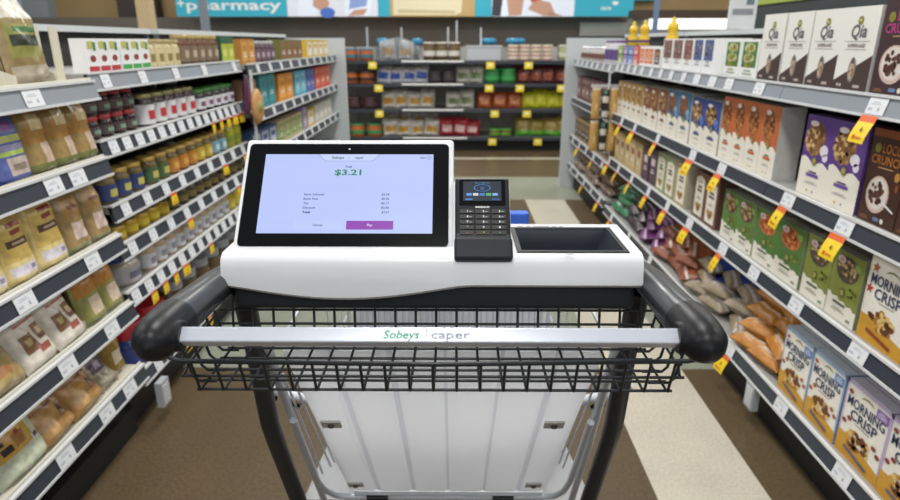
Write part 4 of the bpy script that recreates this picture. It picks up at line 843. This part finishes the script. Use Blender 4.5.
for s_ in (-1, 1):
    mb.poly([(scx + s_ * .040, sz1 - .0005), (scx + s_ * .0395, sz1 - .0010), (scx + s_ * .030, sz1 - .0098), (scx + s_ * .0305, sz1 - .0103), (scx + s_ * .0407, sz1 - .0005)][::s_], ln, 3, Y0)
mb.rect(scx - .0303, scx + .0303, sz1 - .0103, sz1 - .0098, ln, 3, Y0)
mb.poly([(scx - .038, sz1), (scx + .038, sz1), (scx + .0302, sz1 - .0097), (scx - .0302, sz1 - .0097)], E('c6d4fb'), 2.5, Y0)
mb.text('Sobeys', scx - .0145, sz1 - .0072, .0042, E('0f5a44'), 4, wmax=.021, shear=.2, y0=Y0)
mb.rect(scx - .0004, scx, sz1 - .0076, sz1 - .0034, ln, 4, Y0)
mb.text('caper', scx + .0135, sz1 - .0070, .0036, TX, 4, wmax=.021, y0=Y0)
mb.text('HELP', sx1 - .0135, sz1 - .0068, .0026, TX, 4, wmax=.009, y0=Y0)
for i in range(16):
    a, b = 6.2832 * i / 16, 6.2832 * (i + 1) / 16; hx, hz = sx1 - .0055, sz1 - .0056
    mb.poly([(hx + q * math.cos(v), hz + q * math.sin(v)) for q, v in ((.0024, a), (.0024, b), (.0028, b), (.0028, a))][::1], TX, 4, Y0)
mb.text('?', sx1 - .0055, sz1 - .0070, .0028, TX, 4, y0=Y0)
mb.text('Total', scx, sz1 - .0200, .0030, E('20243c'), 4, wmax=.010, y0=Y0)
mb.text('$3.21', scx, sz1 - .0308, .0082, GR, 4, wfix=.034, y0=Y0); mb.text('$3.21', scx + .0003, sz1 - .0308, .0082, GR, 4.2, wfix=.034, y0=Y0)
for i, (a, b) in enumerate((('Items Subtotal', '$3.04'), ('Extra Fees', '$0.00'), ('Tax', '$0.17'), ('Discount', '$0.00'), ('Total', '$3.21'))):
    z = .0685 - i * .0062; m_ = E('20243c') if i == 4 else TX
    mb.text(a, -.1905, z, .0032, m_, 4, align='l', y0=Y0); mb.text(b, -.0825, z, .0032, E('1a6a50') if i == 4 else TX, 4, align='r', y0=Y0)
    if i == 4: mb.text(a, -.1902, z, .0032, m_, 4.2, align='l', y0=Y0)
rrect(mb, -.2005, -.1395, .0215, .0335, .0008, E('bdcbf9'), 2.5, Y0); mb.text('Cancel', -.170, .0260, .0032, TX, 4, y0=Y0)
rrect(mb, -.1345, -.0760, .0215, .0335, .0008, E('8f3aae'), 3, Y0); mb.text('Pay', -.1052, .0260, .0034, E('e8d8f0'), 4, y0=Y0)
mb.build('screen', tab)
# payment terminal ------------------------------------------------
t2 = math.atan2(.763, .646)
PM = Matrix.Translation((.0342, .700, 1.110)) @ Matrix.Rotation(t2 - math.pi / 2, 4, 'X')
mb = MB(); mb.M = PM; mb.box(-.0365, .0355, .004, .022, .002, .1125, PW); 
cr = mb.build('terminal_cradle', cart, bevel=.004)
mb = MB(); mb.M = PM
mb.prism([(-.016, .000), (-.017, .010), (-.014, .026), (-.010, .031), (-.008, .108), (-.004, .111), (.006, .111), (.006, .0)], -.0335, .0335, DKM('1a1c1f', .4))
pt = mb.build('payment_terminal', cart, bevel=.003, seg=3)
mb = MB(); mb.M = PM; rrect(mb, -.0285, .0285, .0705, .1065, .002, BLK, 1, -.0088)
mb.build('display_glass', pt)
DBL = E('3f7fc8')
mb = MB(); mb.M = PM; Y1 = -.0097; rrect(mb, -.0235, .0235, .0765, .1035, .001, E('0c2230'), 1, Y1)
mb.text('Tap or insert card', 0, .1005, .0018, E('5a90b0'), 2, wmax=.030, y0=Y1)
for i in range(16):
    a, b = 6.2832 * i / 16, 6.2832 * (i + 1) / 16
    mb.poly([(q * .0105 * math.cos(v), .0942 + q * .0050 * math.sin(v)) for q, v in ((.88, a), (.88, b), (1, b), (1, a))], DBL, 2, Y1)
mb.text(')))', 0, .0925, .0034, DBL, 2, y0=Y1)
for i, c in enumerate(('5a9ae0', 'd0d4e0', '3f80d0', '58b060', '80b0f0')): mb.rect(-.0195 + i * .008, -.0130 + i * .008, .0835, .0870, E(c), 2, Y1)
mb.rect(-.021, -.012, .0775, .0795, DBL, 2, Y1); mb.rect(.012, .021, .0775, .0795, E('2a5a90'), 2, Y1); mb.build('display', pt)
mb = MB(); mb.M = PM; mb.text('INGENICO', 0, .0672, .0026, WHITE, 1, wmax=.022, y0=-.0092); mb.build('lettering', pt)
names = ['1', '2', '3', '4', '5', '6', '7', '8', '9', '*', '0', '#', 'x', '<', 'o']
for r_ in range(5):
    for c_ in range(3):
        mb = MB(); mb.M = PM; xc = -.0195 + c_ * .0195; zc = .0620 - r_ * .0070
        mb.box(xc - .0085, xc + .0085, -.0112, -.006, zc - .0026, zc + .0026, BLKR)
        k_ = r_ * 3 + c_; cm = {12: M('c03030', emit=.1), 13: M('c0b030', emit=.1), 14: M('309040', emit=.1)}.get(k_, WHITE)
        mb.text(names[k_], xc + .001, zc - .0014, .0028, cm, 1, y0=-.0113)
        if r_ < 3: mb.rect(xc + .003, xc + .006, zc - .0012, zc - .0002, M('8a9096'), 1, -.0113)
        mb.build('key', pt)
mb = MB(); mb.M = PM; mb.box(-.0345, .0345, -.0215, -.004, -.004, .024, DKM('24272b', .45)); mb.build('card_slot', pt, bevel=.004)
# handle ----------------------------------------------------------
mb = MB(); mb.M = Matrix.Translation((0, .545, 1.0875)) @ Matrix.Rotation(R(45), 4, 'X'); mb.box(-.268, .222, -.0078, .0078, -.0078, .0078, M('c2c7d2', .28, metal=.35, var=.02)); hb = mb.build('handlebar', cart, bevel=.002, seg=3)
mb = MB(); mb.M = Matrix.Translation((0, .545 - .0081 * .7071, 1.0875 + .0081 * .7071)) @ Matrix.Rotation(R(45 - 90), 4, 'X')
g1_ = M('4a9a70', .8); g2_ = M('9096a2', .8)
mb.text('Sobeys', -.0515, -.0040, .0085, g1_, .5, wfix=.034, shear=.22); mb.rect(-.0270, -.0263, -.0055, .006, g2_, .5); mb.text('caper', -.0035, -.0040, .0085, g2_, .5, wfix=.038); mb.build('lettering', hb)
for s_, xn, xf in ((-1, -.2865, -.290), (1, .2375, .245)):
    mb = MB(); mb.tube([(xf, .79, 1.068), (xf, .765, 1.070), (xf * .6 + xn * .4, .70, 1.080), (xn, .60, 1.088), (xn, .555, 1.090)], [.012, .018, .0195, .021, .0225], M('282c30', .33, var=.06, coat=.15), 20, flat=1.0); arm = mb.build('handle_arm', cart)
    mb = MB(); 
    n1 = 24; pr = [(0, -.034), (.009, -.0325), (.016, -.027), (.0208, -.018), (.0228, 0), (.0230, .018), (.0226, .034)]
    mb.M = Matrix.Translation((xn, .546, 1.090)) @ Matrix.Rotation(R(-90), 4, 'X'); mb.lathe(pr, BUMP, n1, cap=False); mb.build('bumper', arm)
    mb = MB(); mb.tube([(xn - s_ * .0225, .545, 1.0880), (xn - s_ * .021, .545, 1.0880), (xn - s_ * .004, .545, 1.0885)], [.0135, .0155, .017], BUMP, 18); mb.build('bar_socket', arm)
# wire tray -------------------------------------------------------
mb = MB(); w_ = .0017
rim = [(-.296, .735, 1.047), (-.304, .70, 1.044), (-.309, .605, 1.038), (-.306, .594, 1.0375), (-.295, .588, 1.037), (-.02, .586, 1.035), (.246, .588, 1.039), (.258, .594, 1.037), (.260, .605, 1.039), (.255, .70, 1.045), (.247, .735, 1.048)]
mb.tube(rim, .0027, WIRE, 8); mb.build('tray_rim_wire', cart)
mb = MB(); xs_ = [-.281 + i * .0258 for i in range(21)]
zbt = .994
for x in xs_: mb.tube([(x, .587, 1.0355), (x, .5995, zbt + .001), (x + 0, .606, zbt), (x, .706, zbt), (x, .712, zbt + .003), (x, .722, 1.056)], w_, WIRE, 6)
for y, z in ((.606, zbt - .002), (.626, zbt - .002), (.650, zbt - .002), (.678, zbt - .002), (.704, zbt - .002), (.597, 1.014), (.7205, 1.038), (.7175, 1.02)):
    mb.tube([(-.298 if z > 1.003 else -.287, y, z), (.250 if z > 1.003 else .242, y, z)], w_, WIRE, 6)
for y in (.620, .645, .670, .695, .720):
    mb.tube([(-.306, y, 1.040), (-.296, y, zbt + .006), (-.290, y, zbt), (-.27, y, zbt)], w_, WIRE, 6); mb.tube([(.257, y, 1.041), (.249, y, zbt + .006), (.243, y, zbt), (.22, y, zbt)], w_, WIRE, 6)
for zq, ins in ((1.014, .003), (1.028, .001)): 
    mb.tube([(-.304 + ins, .72, zq + .004), (-.304 + ins, .62, zq), (-.296, .600, zq)], w_, WIRE, 6); mb.tube([(.255 - ins, .72, zq + .004), (.255 - ins, .62, zq), (.246, .600, zq)], w_, WIRE, 6)
mb.build('wire_tray_mesh', cart)
# legs ------------------------------------------------------------
LEGM = M('1b1e21', .4, var=.06)
for x in (-.272, .235):
    mb = MB(); q = .05 * (1 if x < 0 else -1)
    mb.tube([(x, .735, 1.06), (x, .755, .98), (x, .784, .83), (x * 1.0, .80, .79), (x + q * .1, .87, .617), (x + q * .2, .93, .40), (x, .96, .25), (x - q * .2, 1.0, .17), (x - q * .4, 1.25, .16), (x - q * .1, 1.36, .16)], [.0145, .0135, .0135, .0135, .0135, .014, .014, .014, .014, .014], LEGM, 14); mb.build('leg', cart)
mb = MB(); mb.tube([(-.262, .97, .22), (.234, .97, .22)], .010, LEGM, 10); mb.tube([(-.24, 1.34, .16), (.22, 1.34, .16)], .010, LEGM, 10); mb.build('cross_bar', cart)
for x in (-.25, .235):
    for y in (.98, 1.33):
        mb = MB(); mb.M = Matrix.Translation((x, y, .0605)) @ Matrix.Rotation(R(90), 4, 'Y'); mb.lathe([(.03, -.014), (.058, -.013), (.06, -.008), (.06, .008), (.058, .013), (.03, .014)], M('4a4d50', .6), 20); wh = mb.build('wheel', cart)
        mb = MB(); mb.box(x - .022, x - .018, y - .02, y + .02, .05, .15, GREYW); mb.box(x + .018, x + .022, y - .02, y + .02, .05, .15, GREYW); mb.box(x - .022, x + .022, y - .02, y + .02, .148, .154, GREYW); mb.build('fork', wh)
LW = M('c2c6cc', .3, metal=.3)
SHEET = M('eef0f3', .4, var=.015); nt = SHEET.node_tree; tl = nt.nodes.new('ShaderNodeBsdfTranslucent'); tl.inputs['Color'].default_value = (.93, .94, .96, 1)
ms_ = nt.nodes.new('ShaderNodeMixShader'); ms_.inputs[0].default_value = .6; bs = nt.nodes['Principled BSDF']; ou = nt.nodes['Material Output']
nt.links.new(bs.outputs[0], ms_.inputs[1]); nt.links.new(tl.outputs[0], ms_.inputs[2]); nt.links.new(ms_.outputs[0], ou.inputs['Surface'])
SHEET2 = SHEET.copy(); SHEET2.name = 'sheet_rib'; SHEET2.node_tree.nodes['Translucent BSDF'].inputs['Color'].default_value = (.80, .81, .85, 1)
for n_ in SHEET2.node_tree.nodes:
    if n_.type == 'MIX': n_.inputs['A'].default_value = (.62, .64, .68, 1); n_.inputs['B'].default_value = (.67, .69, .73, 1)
# slanted white seat panel ----------------------------------------
PY0, PZ0, PY1, PZ1 = .752, .955, 1.120, .434
pl = math.hypot(PY1 - PY0, PZ1 - PZ0); dv = Vector((0, (PY1 - PY0) / pl, (PZ1 - PZ0) / pl)); nv_ = Vector((0, dv.z, -dv.y)) * 1
if nv_.y > 0: nv_ = -nv_
def PP(x, s, o=0.): v = Vector((x, PY0, PZ0)) + dv * s + nv_ * o; return (v.x, v.y, v.z)
mb = MB(); xa, xb = -.224, .195; nx = 88; rc = .035
cols = []
for i in range(nx + 1):
    x = xa + (xb - xa) * i / nx; e = min(x - xa, xb - x); s1 = .622 - (rc - math.sqrt(max(0, rc * rc - (rc - e) ** 2)) if e < rc else 0)
    g_ = min(abs(x - (CX + .013 + k * .0755)) for k in (-2, -1, 0, 1, 2)); o = .010 - .0035 * math.exp(-(g_ / .0045) ** 2)
    cols.append((x, s1, o))
vs = []
S0 = -.035
for x, s1, o in cols: vs += [PP(x, S0, 0), PP(x, S0, o), PP(x, s1, o), PP(x, s1, 0)]
fs = []
for i in range(nx):
    a = 4 * i; b = a + 4
    fs += [(a, a + 1, b + 1, b), (a + 1, a + 2, b + 2, b + 1), (a + 2, a + 3, b + 3, b + 2), (a + 3, a, b, b + 3)]
fs += [(3, 2, 1, 0), tuple(4 * nx + k for k in range(4))]
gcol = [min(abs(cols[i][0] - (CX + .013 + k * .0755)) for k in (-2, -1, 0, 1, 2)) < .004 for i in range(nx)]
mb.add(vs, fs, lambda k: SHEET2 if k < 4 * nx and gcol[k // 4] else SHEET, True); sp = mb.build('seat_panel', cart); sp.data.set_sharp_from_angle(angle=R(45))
for x, s in ((-.201, .222), (.163, .22), (-.205, .568), (.165, .565)):
    mb = MB(); vs = []
    for hgt in (.0105, .014):
        vs += [PP(x - .016, s - .012, hgt), PP(x + .016, s - .012, hgt), PP(x + .016, s + .012, hgt), PP(x - .016, s + .012, hgt)]
    mb.add(vs, [(4, 5, 6, 7), (0, 1, 5, 4), (1, 2, 6, 5), (2, 3, 7, 6), (3, 0, 4, 7)], M('a7a6a2', .4)); wsh = mb.build('washer', sp)
    mb = MB(); n8 = 10; vs = [PP(x + .006 * math.cos(6.283 * i / n8), s + .006 * math.sin(6.283 * i / n8), .0145) for i in range(n8)] + [PP(x + .0045 * math.cos(6.283 * i / n8), s + .0045 * math.sin(6.283 * i / n8), .018) for i in range(n8)]
    mb.add(vs, [list(range(n8, 2 * n8))] + [(i, (i + 1) % n8, n8 + (i + 1) % n8, n8 + i) for i in range(n8)], M('4a4238', .4, metal=.5)); mb.build('bolt', sp)
for nm_, fr_ in (('gate_frame', [(-.290, .60), (-.284, .66), (-.268, .70), (-.24, .708), (.20, .703), (.228, .695), (.242, .655), (.245, .58), (.228, .239)]),):
    mb = MB(); mb.tube([PP(-.268, .235)] + [PP(*q) for q in fr_], .0065, GREYW, 10); mb.build(nm_, cart)
for s_, fr_ in ((-1, [(-.252, -.03), (-.262, .06), (-.270, .17), (-.288, .416), (-.306, .72), (-.315, .86)]), (1, [(.219, -.03), (.227, .08), (.235, .187), (.252, .39), (.274, .70), (.285, .86)])):
    mb = MB(); mb.tube([PP(x, s, -.012) for x, s in fr_], .0075, GREYW, 10); mb.build('side_rail', cart)
    mx_ = lambda x: x if s_ < 0 else -.03 - x
    mb = MB()
    for x0_, s0_, x1_, s1_ in ((-.258, .10, -.284, .60), (-.247, .10, -.258, .55), (-.236, .10, -.246, .52), (-.262, .235, -.236, .20)): mb.tube([PP(mx_(x0_), s0_, -.02), PP(mx_(x1_), s1_, -.02)], .0022, LW, 6)
    mb.build('side_wire_mesh', cart)
    mb = MB(); pts = [(-.247, .44), (-.232, .60), (-.232, .84), (-.37, .84)]; v_ = [PP(mx_(x), s, -.026) for x, s in pts] + [PP(mx_(x), s, -.032) for x, s in pts]
    mb.add(v_, [(0, 1, 2, 3), (7, 6, 5, 4)] + [(i, (i + 1) % 4, 4 + (i + 1) % 4, 4 + i) for i in range(4)], SHEET); mb.build('side_plate', cart)
    mb = MB(); mb.tube([PP(mx_(-.315), .165, -.035), PP(mx_(-.28), .198, -.03), PP(mx_(-.245), .215, -.03)], .0085, M('d3d6da', .35), 8, flat=.8)
    for q in (-.300, -.268): mb.tube([PP(mx_(q - .012), .188 + (q + .3) * .9, -.022), PP(mx_(q + .010), .198 + (q + .3) * .9, -.0215)], .0035, BLK, 6)
    mb.build('corner_strip', cart)
for x in (-.173, .111):
    mb = MB(); mb.tube([PP(x - .024, .705, .0), PP(x + .024, .705, .0)], .0125, BLK, 14); mb.build('hinge_sleeve', cart)
# side infill wires, white plates and the basket ahead ------------------
mb = MB()
for s_, xo in ((-1, -.232), (1, .206)):
    for y in [1.02 + .06 * i for i in range(4)]: mb.tube([(xo, y, .98), (xo - s_ * .01, y + .02, .62)], .0018, LW, 6)
    for z in (.98, .80, .62): mb.tube([(xo, .78 if z > .9 else 1.0, z), (xo, 1.22, z)], .003, LW, 6)
for i in range(34): x = -.228 + i * .0130; mb.tube([(x, 1.235, .97), (x, 1.225, .80), (x * .95, 1.20, .44)], .0026, LW, 6)
for z in (.98, .93, .84, .72, .6): mb.tube([(-.234, 1.232 - (.98 - z) * .07, z), (.208, 1.232 - (.98 - z) * .07, z)], .0035, LW, 6)
mb.build('basket_wire_mesh', cart)
mb = MB(); mb.box(-.225, .20, 1.15, 1.25, .39, .40, M('d3d6db', .4)); mb.build('basket_floor', cart)
# folded seat flap inside, seen through the wires
mb = MB(); mb.box(-.225, .205, 1.25, 1.258, .50, .95, M('dfe1e6', .35)); mb.build('white_flap', cart, bevel=.004)
mb = MB(); mb.box(.098, .152, 1.22, 1.245, .97, 1.030, M('2f5fc4', .4)); mb.box(.0975, .108, 1.219, 1.246, .99, 1.031, M('dfe4ee', .4)); mb.build('blue_rim_clip', cart, bevel=.004)
